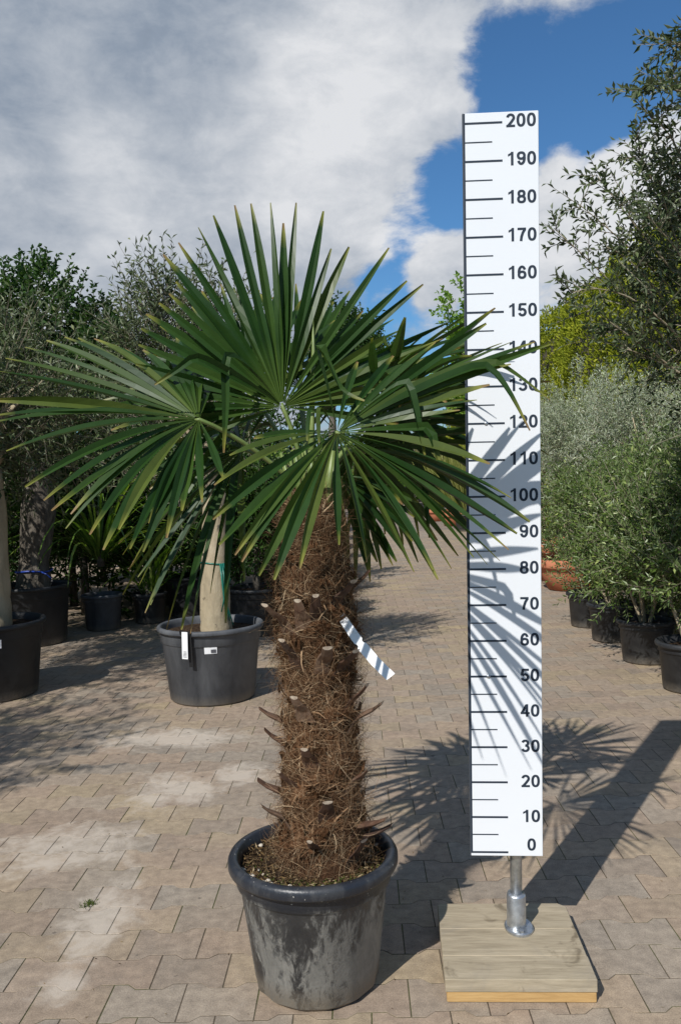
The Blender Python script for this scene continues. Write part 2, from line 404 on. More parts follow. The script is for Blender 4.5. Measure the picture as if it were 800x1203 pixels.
def wood(name, c1, c2, c3, knots=True):
    x, q, out = mat(name); g = objc(q)
    mp = q.n('ShaderNodeMapping'); mp.inputs['Scale'].default_value = (1.6, 16, 16); q.l(g, mp.inputs[0])
    off = q.n('ShaderNodeVectorMath', operation='ADD'); q.l(mp.outputs[0], off.inputs[0]); 
    cm = q.n('ShaderNodeCombineXYZ'); q.l(q.math('MULTIPLY', orand(q), 31.0), cm.inputs[0]); q.l(q.math('MULTIPLY', orand(q), 17.0), cm.inputs[1]); q.l(cm.outputs[0], off.inputs[1])
    gr = q.noise(off.outputs[0], 3.0, 8, .65, .9); gr2 = q.noise(off.outputs[0], 14, 4, .6, .2)
    col = q.ramp(q.math('ADD', q.math('MULTIPLY', gr, .7), q.math('MULTIPLY', gr2, .3)), [(.3, c1), (.5, c2), (.72, c3)])
    if knots:
        st = q.rng(q.noise(g, 9, 4, .6, .5), .60, .70, 0, .65, True); col = q.mix(st, col, (.10, .075, .045, 1)); col = q.mix(q.rng(q.noise(g, 4, 6, .65, .8), .5, .68, 0, .4, True), col, (.24, .21, .17, 1))
    principled(q, out, col, .8, spec=.2, height=gr, hd=.003, hs=.6)


wood('wood_weathered', (.24, .195, .13), (.355, .295, .205), (.46, .385, .275))
wood('wood_fresh', (.34, .20, .075), (.46, .285, .115), (.56, .37, .16), False)
x, q, out = mat('label_white'); principled(q, out, (.80, .80, .80, 1), .5)
x, q, out = mat('label_print'); principled(q, out, (.08, .08, .09, 1), .6)
x, q, out = mat('tie_green'); principled(q, out, (.01, .14, .10, 1), .35)
x, q, out = mat('tie_blue'); principled(q, out, (.015, .05, .30, 1), .4)
x, q, out = mat('black_plastic'); principled(q, out, (.012, .012, .013, 1), .45)

# ------------------------------------------------------------------ ground and paving
me = mesh_np('ground', [(-250, -60, -.03), (250, -60, -.03), (250, 500, -.03), (-250, 500, -.03)], [(0, 1, 2, 3)], M['earth'])
link('ground', me)['kind'] = 'structure'
me = mesh_np('pavement', [(-7, -1, -.0012), (4.6, -1, -.0012), (4.6, 46, -.0012), (-7, 46, -.0012)], [(0, 1, 2, 3)], M['joint_sand'])
pavement = link('pavement', me); pavement['kind'] = 'structure'
YAW, PL, PC = 0.0189, 0.200, 0.1419
PFAR = 21.0
me = mesh_np('path', [(-6, PFAR - .2, -.0004), (4.5, PFAR - .2, -.0004), (4.5, 45.5, -.0004), (-6, 45.5, -.0004)], [(0, 1, 2, 3)], M['path_far'])
link('path', me)['kind'] = 'structure'


def paver_ring(g, z):
    a, w = PL / 2 - g, PC / 2
    e, wa = w + .0112 - g, w - .0112 - g
    k1, k2 = .062, .037
    return [(-a, -e, z), (-k1, -e, z), (-k2, -wa, z), (k2, -wa, z), (k1, -e, z), (a, -e, z), (a, e, z), (k1, e, z), (k2, wa, z), (-k2, wa, z), (-k1, e, z), (-a, e, z)]


R0 = np.array(paver_ring(.0018, -.012)); R1 = np.array(paver_ring(.0018, -.0005)); R2 = np.array(paver_ring(.0023, 0))
PV = np.vstack([R0, R1, R2])
PF = []
for k in range(2):
    for i in range(12):
        j = (i + 1) % 12; PF.append((k * 12 + i, k * 12 + j, (k + 1) * 12 + j, (k + 1) * 12 + i))
top = [24 + i for i in (0, 1, 2, 9, 10, 11)], [24 + i for i in (2, 3, 8, 9)], [24 + i for i in (3, 4, 5, 6, 7, 8)]
variants = []
for k in range(4):
    o_ = MB(); o_.add(PV, PF + [tuple(t_) for t_ in top]); variants.append(o_.mesh('paver', M['paver']))
rnd = random.Random(4)
cy, sy = math.cos(YAW), math.sin(YAW)
cells = []
# phase so that the joints fall where they do in front of the camera
g0 = np.array([0.445, 2.445])
for j in range(-12, 140):
    for i in range(-35, 26):
        u = i * PL + (PL / 2 if j % 2 else 0); v = j * PC
        X = g0[0] + u * cy + v * sy; Y = g0[1] - u * sy + v * cy
        if -5.2 < X < 4.4 and .6 < Y < PFAR: cells.append((X, Y))
def in_view(X, Y):
    v = np.array([X, Y, -CAMH]); d = v @ FW
    if d <= .3: return None
    px, py = 400 + F * (v @ RI) / d, 601.5 - F * (v @ UP) / d
    return (d if -45 < px < 845 and py < 1245 else None)
dist = [(in_view(*c_), c_) for c_ in cells]
near = sorted([d_ for d_ in dist if d_[0]], key=lambda t_: t_[0])[:300]
nearset = {c_ for _, c_ in near}
for _, (X, Y) in near:
    o = link('paver', rnd.choice(variants), pavement, (X, Y, rnd.uniform(-.0003, .0006)),
             (rnd.uniform(-.003, .003), rnd.uniform(-.003, .003), -YAW + rnd.uniform(-.006, .006)))
rest = [c_ for c_ in cells if c_ not in nearset]
ca, sa = math.cos(-YAW), math.sin(-YAW); rot2 = np.array([[ca, -sa], [sa, ca]])
loc = PV.copy(); loc[:, :2] = PV[:, :2] @ rot2.T
n = len(rest); RC = np.array(rest); nr = np.random.default_rng(3)
V = np.repeat(loc[None], n, 0); V[:, :, :2] += RC[:, None, :]; V[:, :, 2] += nr.uniform(-.0003, .0006, (n, 1)) + V[:, :, 0] * 0
tris = []
for f in PF: tris += [(f[0], f[1], f[2]), (f[0], f[2], f[3])]
for t_ in top:
    for k in range(1, len(t_) - 1): tris.append((t_[0], t_[k], t_[k + 1]))
T = np.array(tris)[None] + (np.arange(n) * len(PV))[:, None, None]
o = link('paver_field', mesh_np('paver_field', V.reshape(-1, 3), T.reshape(-1, 3), M['paver_field']), pavement); o['kind'] = 'stuff'


# ------------------------------------------------------------------ foliage builders
def leaves_mesh(name, P, D, N, L, Wd, mat_, fold=.25, curl=.12):
    """diamond leaves: P base points, D directions, N normals, L lengths, Wd widths"""
    D = nrm(D); Sx = nrm(np.cross(D, N)); N = np.cross(Sx, D); n = len(P)
    L = L[:, None]; Wd = Wd[:, None]
    V = np.empty((n, 4, 3))
    V[:, 0] = P; mid = P + D * L * .48
    V[:, 1] = mid + Sx * Wd * .5 + N * Wd * fold; V[:, 3] = mid - Sx * Wd * .5 + N * Wd * fold
    V[:, 2] = P + D * L - N * L * curl
    T = np.array([(0, 1, 2), (0, 2, 3)])[None] + (np.arange(n) * 4)[:, None, None]
    return mesh_np(name, V.reshape(-1, 3), T.reshape(-1, 3), mat_)


def sticks(A, B, ra, rb):
    """many thin three-sided sticks -> vertices, triangles"""
    n = len(A); d = nrm(B - A); a = nrm(np.cross(d, np.array([.3, .2, .93]) + 1e-3)); c = np.cross(a, d)
    V = np.empty((n, 6, 3)); ra = np.broadcast_to(ra, n)[:, None]; rb = np.broadcast_to(rb, n)[:, None]
    for k in range(3):
        w = a * math.cos(2.094 * k) + c * math.sin(2.094 * k)
        V[:, k] = A + w * ra; V[:, 3 + k] = B + w * rb
    f = []
    for k in range(3):
        j = (k + 1) % 3; f += [(k, j, 3 + j), (k, 3 + j, 3 + k)]
    T = np.array(f)[None] + (np.arange(n) * 6)[:, None, None]
    return V.reshape(-1, 3), T.reshape(-1, 3)


def crown_twigs(r, centre, radii, n, tl, lobes=7, up=.45, shell=.45, lob=.55):
    centre = np.asarray(centre, float); radii = np.asarray(radii, float)
    lc = nrm(r.normal(size=(lobes, 3))) * r.uniform(.25, .72, (lobes, 1)) if lobes else np.zeros((1, 3))
    lr = r.uniform(lob * .75, lob * 1.25, len(lc))
    k = r.integers(0, len(lc), n)
    d = nrm(r.normal(size=(n, 3))); rad = r.uniform(shell, 1, n) ** .6
    q = lc[k] + d * (rad * lr[k])[:, None]
    A = centre + q * radii
    out_ = nrm(q * .6 + d * .6)
    D = nrm(out_ * .8 + np.array([0, 0, up]) + r.normal(size=(n, 3)) * .38)
    return A, D, tl * r.uniform(.55, 1.25, n)


def twig_leaves(r, A, D, TL, per, ll, lw, spread=.75, droop=.0):
    n = len(A); m_ = n * per
    t = np.tile(np.linspace(.12, 1.0, per), n) + r.normal(size=m_) * .03
    i = np.repeat(np.arange(n), per)
    bend = nrm(r.normal(size=(n, 3))) * .16 + np.array([0, 0, -droop])
    P = A[i] + D[i] * (TL[i] * t)[:, None] + bend[i] * (TL[i] * t * t)[:, None]
    side = nrm(np.cross(D[i], nrm(r.normal(size=(n, 3)))[i]))
    sgn = np.where(np.tile(np.arange(per), n) % 2, 1., -1.)[:, None]
    tw = np.tile((np.arange(per) // 2) % 2, n)[:, None]
    side2 = np.cross(D[i], side)
    sd = np.where(tw > 0, side, side2) * sgn
    LD = nrm(D[i] * (1 - .45 * spread) + sd * spread + r.normal(size=(m_, 3)) * .22)
    N = nrm(np.cross(LD, sd) + r.normal(size=(m_, 3)) * .35 + np.array([0, 0, .6]))
    LL = ll * r.uniform(.6, 1.25, m_); LW = lw * r.uniform(.75, 1.25, m_)
    B = A + D * TL[:, None] + bend * TL[:, None]
    return P, LD, N, LL, LW, B


def plant(name, label, cat, base, trunk, crown, leafm, bark='olive_bark', group=None, seed=0, n=900, per=12, tl=.28, ll=.05, lw=.011,
          lobes=8, up=.45, shell=.4, lob=.55, spread=.75, droop=0., limbs=7, sprigs=None, fold=.25, trunk_sides=12):
    """a tree or bush: trunk (list of (x,y,z,r) relative to base), limbs, twigs and leaves"""
    r = np.random.default_rng(seed); root = thing(name, label, cat, base, group=group)
    centre, radii = np.array(crown[0], float), np.array(crown[1], float)
    tb = MB()
    for tr_ in trunk:
        pts = [np.array(p_[:3], float) for p_ in tr_]; rr = [p_[3] for p_ in tr_]
        P2, r2 = [], []
        for k in range(len(pts) - 1):
            for s_ in range(5):
                f_ = s_ / 5; P2.append(pts[k] * (1 - f_) + pts[k + 1] * f_); r2.append((rr[k] * (1 - f_) + rr[k + 1] * f_) * (1 + r.normal() * .035))
        P2.append(pts[-1]); r2.append(rr[-1])
        tb.tube(P2, r2, trunk_sides)
    tb.build('trunk', M[bark], root, smooth=True)
    lb = MB(); tops = [np.array(t_[-1][:3], float) for t_ in trunk]; tr0 = trunk[0][-1][3]
    for k in range(limbs):
        e = centre + nrm(r.normal(size=3) + np.array([0, 0, .5])) * radii * r.uniform(.4, .75); s_ = tops[k % len(tops)]
        md = s_ * .5 + e * .5 + r.normal(size=3) * .07 * radii.max()
        md[2] += .05
        lb.tube([s_ - np.array([0, 0, .03]), s_ * .7 + md * .3 + r.normal(size=3) * .02, md, e], [tr0 * .42, tr0 * .34, tr0 * .22, tr0 * .07], 6)
    if limbs: lb.build('limbs', M[bark], root, smooth=True)
    A, D, TL = crown_twigs(r, centre, radii, n, tl, lobes, up, shell, lob)
    if sprigs is not None:
        a2, d2, l2 = [np.array(q_, float) for q_ in sprigs]; A = np.vstack([A, a2]); D = np.vstack([D, nrm(d2)]); TL = np.concatenate([TL, l2])
    P, LD, N, LL, LW, B = twig_leaves(r, A, D, TL, per, ll, lw, spread, droop)
    cr = link('crown', leaves_mesh('crown', P, LD, N, LL, LW, M[leafm], fold), root)
    V1, T1 = sticks(A, B, .0028 * max(1, ll / .05), .0010)
    link('twigs', mesh_np('twigs', V1, T1, M['twig']), cr)['kind'] = 'stuff'
    return root


def pot(name, label, base, rt, rb, h, m_, soil=True, lip=.032, n=40, group=None, z_soil=None, notches=False, ribs=0.):
    root = thing(name, label, 'plant pot', (base[0], base[1], 0), group=group)
    a = MB(); w = .012
    rm = rb + (rt - .022 - rb) * .80
    prof = [(rb * .80, .004), (rb - .012, .002), (rb, .014), (rm, h * .78), (rm + .004, h * .79), (rm + .010, h * .80), (rt - .022, h - lip - .012), (rt - .014, h - lip),
            (rt - .003, h - lip + .002), (rt, h - lip + .008), (rt, h - .012), (rt - .004, h - .004), (rt - .012, h), (rt - .022, h - .001), (rt - .028, h - .006),
            (rt - .034, h - .03), (rb, .03)]
    if ribs:
        rings = []
        for r_, z_ in prof:
            rings.append([((r_ + (ribs * math.cos(a_ * 14) if .01 < z_ < h * .77 and r_ > rb * .95 else 0)) * math.cos(a_), (r_ + (ribs * math.cos(a_ * 14) if .01 < z_ < h * .77 and r_ > rb * .95 else 0)) * math.sin(a_), z_) for a_ in np.linspace(0, 2 * math.pi, 112, endpoint=False)])
        # the wall in more steps so the ribs fade in
        a.loft(rings)
    else: a.lathe(prof, n)
    a.build('body', M[m_], root, smooth=True)
    if soil:
        zs = z_soil if z_soil else h - .05; rs = np.random.default_rng(int(abs(base[0] * 100)) + 7)
        V = [(0, 0, zs + .012)]; Fq = []; rn, an = 7, 28; rr = rb + (rt - .03 - rb) * (zs / h) + .004
        for i in range(1, rn + 1):
            for k in range(an):
                q_ = k / an * 2 * math.pi; ra = rr * i / rn; V.append((ra * math.cos(q_), ra * math.sin(q_), zs + .012 * (1 - i / rn) + rs.normal() * .004 * (i < rn)))
        for k in range(an): Fq.append((0, 1 + k, 1 + (k + 1) % an))
        for i in range(1, rn):
            for k in range(an):
                a0 = 1 + (i - 1) * an; b0 = 1 + i * an; k2 = (k + 1) % an
                Fq += [(a0 + k, b0 + k, b0 + k2), (a0 + k, b0 + k2, a0 + k2)]
        link('soil', mesh_np('soil', V, Fq, M['soil'], smooth=True), root)
    return root


ORD = ('first', 'second', 'third', 'fourth', 'fifth', 'sixth', 'seventh', 'eighth', 'ninth')
# ------------------------------------------------------------------ the big palm's pot
PX, PY = -.105, 2.272
bigpot = pot('plant_pot', 'dark blue-black pot with lime stains on its sides under the tall palm', (PX, PY), .231, .166, .357, 'pot_dirty', ribs=.0022, z_soil=.318, lip=.036)
r = np.random.default_rng(5)
nb = 7
for k in range(22):
    a_ = r.uniform(0, 2 * math.pi) if k > 10 else r.uniform(3.4, 4.6); ra = r.uniform(.15, .195)
    s_ = r.uniform(.0035, .008) if k > 7 else r.uniform(.008, .012)
    pb = MB(); rings = []
    for z_, f_ in ((-.8, .55), (-.3, .95), (.25, 1.), (.75, .6)):
        rings.append([(s_ * f_ * math.cos(t_) * r.uniform(.85, 1.15), s_ * f_ * math.sin(t_) * r.uniform(.85, 1.15), s_ * z_ * .8) for t_ in np.linspace(0, 6.283, nb, endpoint=False)])
    pb.loft(rings, True, True)
    pb.build('pebble', M['pebble'], bigpot, smooth=True, loc=(ra * math.cos(a_), ra * math.sin(a_), .327))
n = 3200; a_ = r.uniform(0, 6.283, n); ra = np.sqrt(r.uniform(.2, 1, n)) * .196
P = np.stack([ra * np.cos(a_), ra * np.sin(a_), .320 + r.uniform(0, .012, n)], 1)
me = leaves_mesh('litter', P, r.normal(size=(n, 3)) * (1, 1, .5), r.normal(size=(n, 3)) + (0, 0, 1), r.uniform(.006, .024, n), r.uniform(.002, .006, n), M['litter'])
o = link('litter', me, bigpot); o['kind'] = 'stuff'
n = 500; a_ = np.concatenate([r.normal(4.4, .5, n // 2), r.normal(5.4, .4, n // 2)]); ra = np.sqrt(r.uniform(.45, 1, n)) * .19
P = np.stack([ra * np.cos(a_), ra * np.sin(a_), .323 + r.uniform(0, .006, n)], 1)
o = link('moss', leaves_mesh('moss', P, r.normal(size=(n, 3)) + (0, 0, .9), r.normal(size=(n, 3)), r.uniform(.004, .012, n), r.uniform(.002, .004, n), M['moss_leaf']), bigpot); o['kind'] = 'stuff'

# ------------------------------------------------------------------ the palm
palm = thing('palm_tree', 'tall fan palm with shaggy brown fibre trunk growing in the stained dark pot', 'palm tree', (0, 0, 0))
base_c = at(377, 1003, PY); top_c = at(369, 596, PY + .01)
zs0, zs1 = .305, top_c[2] + .06


def axis(z):
    f_ = (z - zs0) / (zs1 - zs0); return np.array([base_c[0] + (top_c[0] - base_c[0]) * f_ + .008 * math.sin(f_ * 5), PY + .01 * math.sin(f_ * 4), z])


def bump(z, th):
    return .010 * np.maximum(0, np.sin(th * 3 + z * 23)) * np.maximum(0, np.sin(z * 64 + th * 2)) + .007 * np.sin(z * 47 + 2 * np.sin(th * 2)) + .004 * np.sin(th * 7 + z * 31)


def trad(z):
    f_ = (z - zs0) / (zs1 - zs0); return .094 + .010 * math.sin(f_ * 9 + 1) - .050 * max(0, f_ - .66) / .34 + .012 * max(0, .1 - f_) / .1


r = np.random.default_rng(11)
tk = MB(); rings = []
for z_ in np.linspace(zs0, zs1, 46):
    c_ = axis(z_); rings.append([c_ + np.array([math.cos(t_), math.sin(t_), 0]) * (trad(z_) * (1 + r.normal() * .05) + float(bump(z_, t_))) for t_ in np.linspace(0, 6.283, 30, endpoint=False)])
tk.loft(rings, True, True)
trunk = tk.build('trunk', M['trunk_core'], palm, smooth=True)


def fibres(n, zlo, zhi, l0, l1, w0, w1, out0, segs=4, wrap=.8, upb=.15, seed=1, lim=.014):
    r = np.random.default_rng(seed)
    z = r.uniform(zlo, zhi, n); th = r.uniform(0, 6.283, n)
    ax = np.array([axis(q_) for q_ in z]); rad = np.array([trad(q_) for q_ in z]) + bump(z, th)
    radial = np.stack([np.cos(th), np.sin(th), np.zeros(n)], 1); tang = np.stack([-np.sin(th), np.cos(th), np.zeros(n)], 1)
    p = ax + radial * (rad * r.uniform(.96, 1.04, n))[:, None]
    d = nrm(radial * r.uniform(.0, out0, (n, 1)) + tang * r.normal(size=(n, 1)) * wrap + np.array([0, 0, 1]) * (r.normal(size=(n, 1)) * .7 + upb))
    L = r.uniform(l0, l1, n) / segs; wd = r.uniform(w0, w1, n)
    V = np.empty((n, segs + 1, 2, 3)); side = nrm(np.cross(d, radial + r.normal(size=(n, 3)) * .6))
    curl = r.normal(size=(n, 3)) * .62
    for k in range(segs + 1):
        f_ = 1 - .75 * k / segs
        V[:, k, 0] = p + side * (wd * f_)[:, None]; V[:, k, 1] = p - side * (wd * f_)[:, None]
        p = p + d * L[:, None]
        # keep the mat hugging the trunk
        dd = p[:, :2] - ax[:, :2]; rr = np.linalg.norm(dd, axis=1)
        pull = np.clip((rr - rad - lim) / .02, 0, 1)
        d = nrm(d + curl * .55 + np.array([0, 0, -.10]) - np.c_[nrm(dd), np.zeros(n)] * pull[:, None] * .7)
    f = []
    for k in range(segs):
        a0 = 2 * k; f += [(a0, a0 + 1, a0 + 3), (a0, a0 + 3, a0 + 2)]
    T = np.array(f)[None] + (np.arange(n) * 2 * (segs + 1))[:, None, None]
    return V.reshape(-1, 3), T.reshape(-1, 3)


V1, T1 = fibres(22000, zs0 + .0, zs1 - .02, .04, .12, .00022, .0006, .35, 5, wrap=1.0, seed=2)
V2, T2 = fibres(900, zs0 + .05, zs1 - .04, .09, .19, .0003, .0007, 1.2, 6, seed=3, lim=.03)
V3, T3 = fibres(1500, zs0 + .02, zs1 - .02, .03, .08, .0012, .0036, .30, 3, seed=4)
# matted sheets of fibre that lap over one another, tier on tier
r = np.random.default_rng(14); V4, T4 = [], []
for k in range(150):
    z_ = r.uniform(zs0 + .04, zs1 - .10); th_ = r.uniform(0, 6.283); hw_ = r.uniform(.12, .36); hh = r.uniform(.03, .075); sk = r.normal() * .35; lift = r.uniform(.004, .024); o0 = len(V4)
    for i in range(6):
        for j in range(5):
            a_ = th_ + (j / 4 - .5) * 2 * hw_ * (1 - .45 * (i / 5) ** 2) + sk * (i / 5) * .3; zz = z_ + hh * (i / 5) * (1 + r.normal() * .12) + r.normal() * .003
            rr_ = trad(zz) + float(bump(zz, a_)) + .004 + lift * (i / 5) ** 2 + r.normal() * .0022; c_ = axis(zz)
            V4.append((c_[0] + rr_ * math.cos(a_), c_[1] + rr_ * math.sin(a_), zz))
    for i in range(5):
        for j in range(4):
            q_ = o0 + i * 5 + j
            if r.random() < .90 - .06 * i: T4 += [(q_, q_ + 1, q_ + 6), (q_, q_ + 6, q_ + 5)]
o = link('fibre_sheet', mesh_np('fibre_sheet', V4, T4, M['fibre_sheet']), trunk); o['kind'] = 'stuff'
Vv = np.vstack([V1, V2, V3]); Tt = np.vstack([T1, T2 + len(V1), T3 + len(V1) + len(V2)])
o = link('fibre', mesh_np('fibre', Vv, Tt, M['fibre']), trunk); o['kind'] = 'stuff'

# cut leaf bases: spots read off the photograph, and the same kind all the way round
stubs = [(355, 700, 0), (372, 697, 1), (342, 745, 1), (383, 748, 1), (352, 806, 1), (418, 800, 2), (425, 823, 3), (363, 862, 1), (340, 893, 1), (421, 890, 2),
         (385, 919, 1), (327, 935, 4), (319, 915, 4), (427, 943, 3), (369, 957, 1), (419, 972, 1), (308, 858, 4), (432, 958, 3), (408, 755, 2), (318, 832, 4), (400, 680, 3), (330, 706, 4)]
r = np.random.default_rng(21)


def stub(pz, th, L, up_, wd):
    c_ = axis(pz); rd = np.array([math.cos(th), math.sin(th), 0]); tg = np.array([-math.sin(th), math.cos(th), 0])
    s0 = c_ + rd * (trad(pz) - .006) - np.array([0, 0, .060]); m1 = c_ + rd * (trad(pz) + .022) + np.array([0, 0, -.018])
    e = c_ + rd * (trad(pz) + L) + np.array([0, 0, up_])
    a = MB(); rings = []
    for i, (p_, w_, h_) in enumerate(((s0, wd * 1.8, .008), (m1, wd * 1.3, .010), (m1 * .4 + e * .6 - np.array([0, 0, .004]), wd * .95, .0075), (e, wd * r.uniform(.6, .95), .0055))):
        nn = nrm(rd * .3 + np.array([0, 0, 1.])) if i else rd
        rings.append([p_ + tg * w_ * math.cos(t_) + nn * h_ * (math.sin(t_) + .35 * math.cos(t_) ** 2) for t_ in np.linspace(0, 6.283, 9, endpoint=False)])
    a.loft(rings, True, False)
    a.add(rings[-1], [tuple(range(9))], 1)
    return a.build('leaf_base', [M['leaf_base'], M['cut_end']], palm, smooth=False)


for (sx, sy_, kind) in stubs:
    p0 = at(sx, sy_, PY); pz = p0[2]; c_ = axis(pz)
    off = np.clip((p0[0] - c_[0]) / (trad(pz) + .035), -1, 1)
    th = -math.acos(off) if abs(off) < 1 else (0 if off > 0 else -math.pi)      # on the near side
    L = {0: .05, 1: .060, 2: .07, 3: .095, 4: .075}[kind] * r.uniform(.9, 1.15)
    stub(pz - .02, th, L, r.uniform(.015, .035), r.uniform(.012, .017))
for k in range(16):
    stub(r.uniform(zs0 + .08, zs1 - .12), r.uniform(.25, 2.9), r.uniform(.03, .07), r.uniform(.01, .03), r.uniform(.009, .014))


def leaflet(H, tip, nn, dth, arch, r, bend=None, wmax=.0132, poly=None):
    """one pleated segment: V-folded strip along a curve from the hub to its tip"""
    H = np.array(H, float); tip = np.array(tip, float); L = np.linalg.norm(tip - H); d = (tip - H) / L
    ctl = H + (tip - H) * .55 + np.array([0, 0, arch * L]) + r.normal(size=3) * .012 * L
    nn = nrm(nn - d * (nn @ d)); side0 = np.cross(d, nn); ns = 12; V = []; tt = []; tw = r.normal() * .45; roll0 = r.normal() * .16
    pts = [H * (1 - t) ** 2 + 2 * ctl * t * (1 - t) + tip * t * t for t in np.linspace(.022, 1, ns + 1)]
    if poly is not None:
        Q = np.array([H] + [np.array(p_, float) for p_ in poly]); 
        for _ in range(2): Q = np.vstack([Q[:1]] + [np.stack([Q[i_] * .75 + Q[i_ + 1] * .25, Q[i_] * .25 + Q[i_ + 1] * .75]) for i_ in range(len(Q) - 1)] + [Q[-1:]])
        cl = np.r_[0, np.cumsum(np.linalg.norm(np.diff(Q, axis=0), axis=1))]; L = cl[-1]; ns = 18
        pts = [np.array([np.interp(t * L, cl, Q[:, i_]) for i_ in range(3)]) for t in np.linspace(.022, 1, ns + 1)]; tw *= .4
    elif bend is not None:
        kb = int(bend * ns); st = L / ns; cur = nrm(pts[kb] - pts[kb - 1])
        dn = nrm(np.array([cur[0] * .16 + r.normal() * .05, cur[1] * .16 + r.normal() * .05, -1.]))
        for k in range(kb + 1, ns + 1): pts[k] = pts[k - 1] + nrm(cur * max(0, .5 - .5 * (k - kb - 1)) + dn) * st
    wv = wmax * r.uniform(.78, 1.1)
    for k in range(ns + 1):
        t = .022 + .978 * k / ns; p = pts[k]; cur = nrm(pts[min(k + 1, ns)] - pts[max(k - 1, 0)]); rr = L * t
        w = min(dth * rr * .53, wv) * (1 - max(0, (t - .58) / .42) ** 1.7 * .80)
        a_ = roll0 * min(1, t * 2) + tw * t
        s_ = side0 * math.cos(a_) + nn * math.sin(a_); s_ = nrm(s_ - cur * (s_ @ cur)); nu = np.cross(s_, cur)
        fold = .95 - .45 * t
        V += [p + s_ * w + nu * w * fold * .5, p - nu * w * fold * .5, p - s_ * w + nu * w * fold * .5]; tt += [t] * 3
    Fq = []
    for k in range(ns):
        a0 = 3 * k
        for i in (0, 1): Fq.append((a0 + i, a0 + 3 + i, a0 + 4 + i, a0 + 1 + i))
    return mesh_np('leaflet', V, Fq, M['palm_leaflet'], smooth=False, t=tt)


def petiole(H, u, base, pr):
    base = np.array(base if base is not None else axis(zs1 - .04)); e = MB()
    mid = (base + H) / 2 + np.array([0, 0, .05])
    path = [base * (1 - t_) ** 2 + 2 * mid * t_ * (1 - t_) + H * t_ * t_ for t_ in np.linspace(0, 1, 9)] + [H + u * .035]
    e.tube(path, [.016, .012] + [pr] * 6 + [pr * .95, .004], 7, flat=.7)
    return e.build('frond', M['petiole'], palm, smooth=True)


def frond(H, u, v, span, count, L, base=None, sag=.05, cone=.12, bends=(), seed=0, jit=.05, Lside=.72, pr=.0085):
    r = np.random.default_rng(seed); H = np.array(H, float); u = nrm(u); v = np.array(v, float); v = nrm(v - u * (v @ u)); nn = np.cross(v, u)
    if nn[2] < 0 and abs(nn[2]) > .35: nn = -nn
    elif abs(nn[2]) <= .35 and nn[1] > 0: nn = -nn
    fr = petiole(H, u, base, pr); lo, hi = (math.radians(q_) for q_ in span); dth = (hi - lo) / (count - 1)
    for k in range(count):
        a = lo + dth * k; c_ = math.cos((k / (count - 1) * 2 - 1) * math.pi / 2 * .92)
        Lk = L * (Lside + (1 - Lside) * c_) * (1 + r.normal() * jit); a += r.normal() * dth * .2
        dd = nrm(u * math.cos(a) + v * math.sin(a) + nn * (cone + r.normal() * .035))
        sg = sag * (1 + .9 * (1 - c_)) * r.uniform(.4, 1.8) * math.sqrt(max(.03, 1 - dd[2] ** 2))
        link('leaflet', leaflet(H, H + dd * Lk - np.array([0, 0, sg * Lk * 2.2]), nn, dth, sg * 1.1, r, dict(bends).get(k)), fr)
    return fr


def frond_tips(H, tips, nn, dth, seed, bends=(), arch=.04, base=None, pr=.0085, turned=None, polys=()):
    """a frond whose segments end at measured points (x, y, distance, [arch])"""
    r = np.random.default_rng(seed); H = np.array(H, float); nn = nrm(nn)
    E_ = [at(*t_[:3]) for t_ in tips]; u = nrm(np.mean(E_, 0) - H); fr = petiole(H, u * .3, base, pr)
    for k, (t_, e_) in enumerate(zip(tips, E_)):
        nk = nn if turned is None or not turned[0] <= k < turned[1] else nrm(np.array(turned[2]) + r.normal(size=3) * .22)
        link('leaflet', leaflet(H, e_, nk, math.radians(dth), (t_[3] if len(t_) > 3 else arch) * r.uniform(.6, 1.4), r, dict(bends).get(k)), fr)
    for pl in polys:
        pp = [at(*q_) for q_ in pl]; link('leaflet', leaflet(H, pp[-1], nn, math.radians(dth), 0, r, poly=pp), fr)
    return fr


# the upright fan facing us
F1 = [(205, 520), (178, 503), (160, 480), (158, 452), (160, 428), (163, 405), (166, 386), (172, 369), (187, 356), (199, 345), (207, 331), (192, 299), (210, 285), (233, 267), (251, 253), (276, 241),
      (295, 239), (318, 238), (333, 262), (348, 238), (380, 248), (389, 292), (410, 290), (457, 291), (478, 330), (497, 334), (522, 361), (528, 378), (520, 398), (508, 420), (500, 445), (486, 470), (468, 498)]
frond_tips(at(332, 478, 2.26), [(x_, y_, 2.26 + (478 - y_) / 480 * .20 + .02 * math.sin(x_), .015) for x_, y_ in F1], (0, -1, .15), 7.2, 1, bends=((26, .6),), polys=([(302, 440, 2.22), (272, 414, 2.18), (264, 420, 2.16), (266, 470, 2.15), (263, 532, 2.15)], [(300, 455, 2.2), (245, 424, 2.12), (228, 418, 2.1), (212, 432, 2.08), (182, 452, 2.06)]))
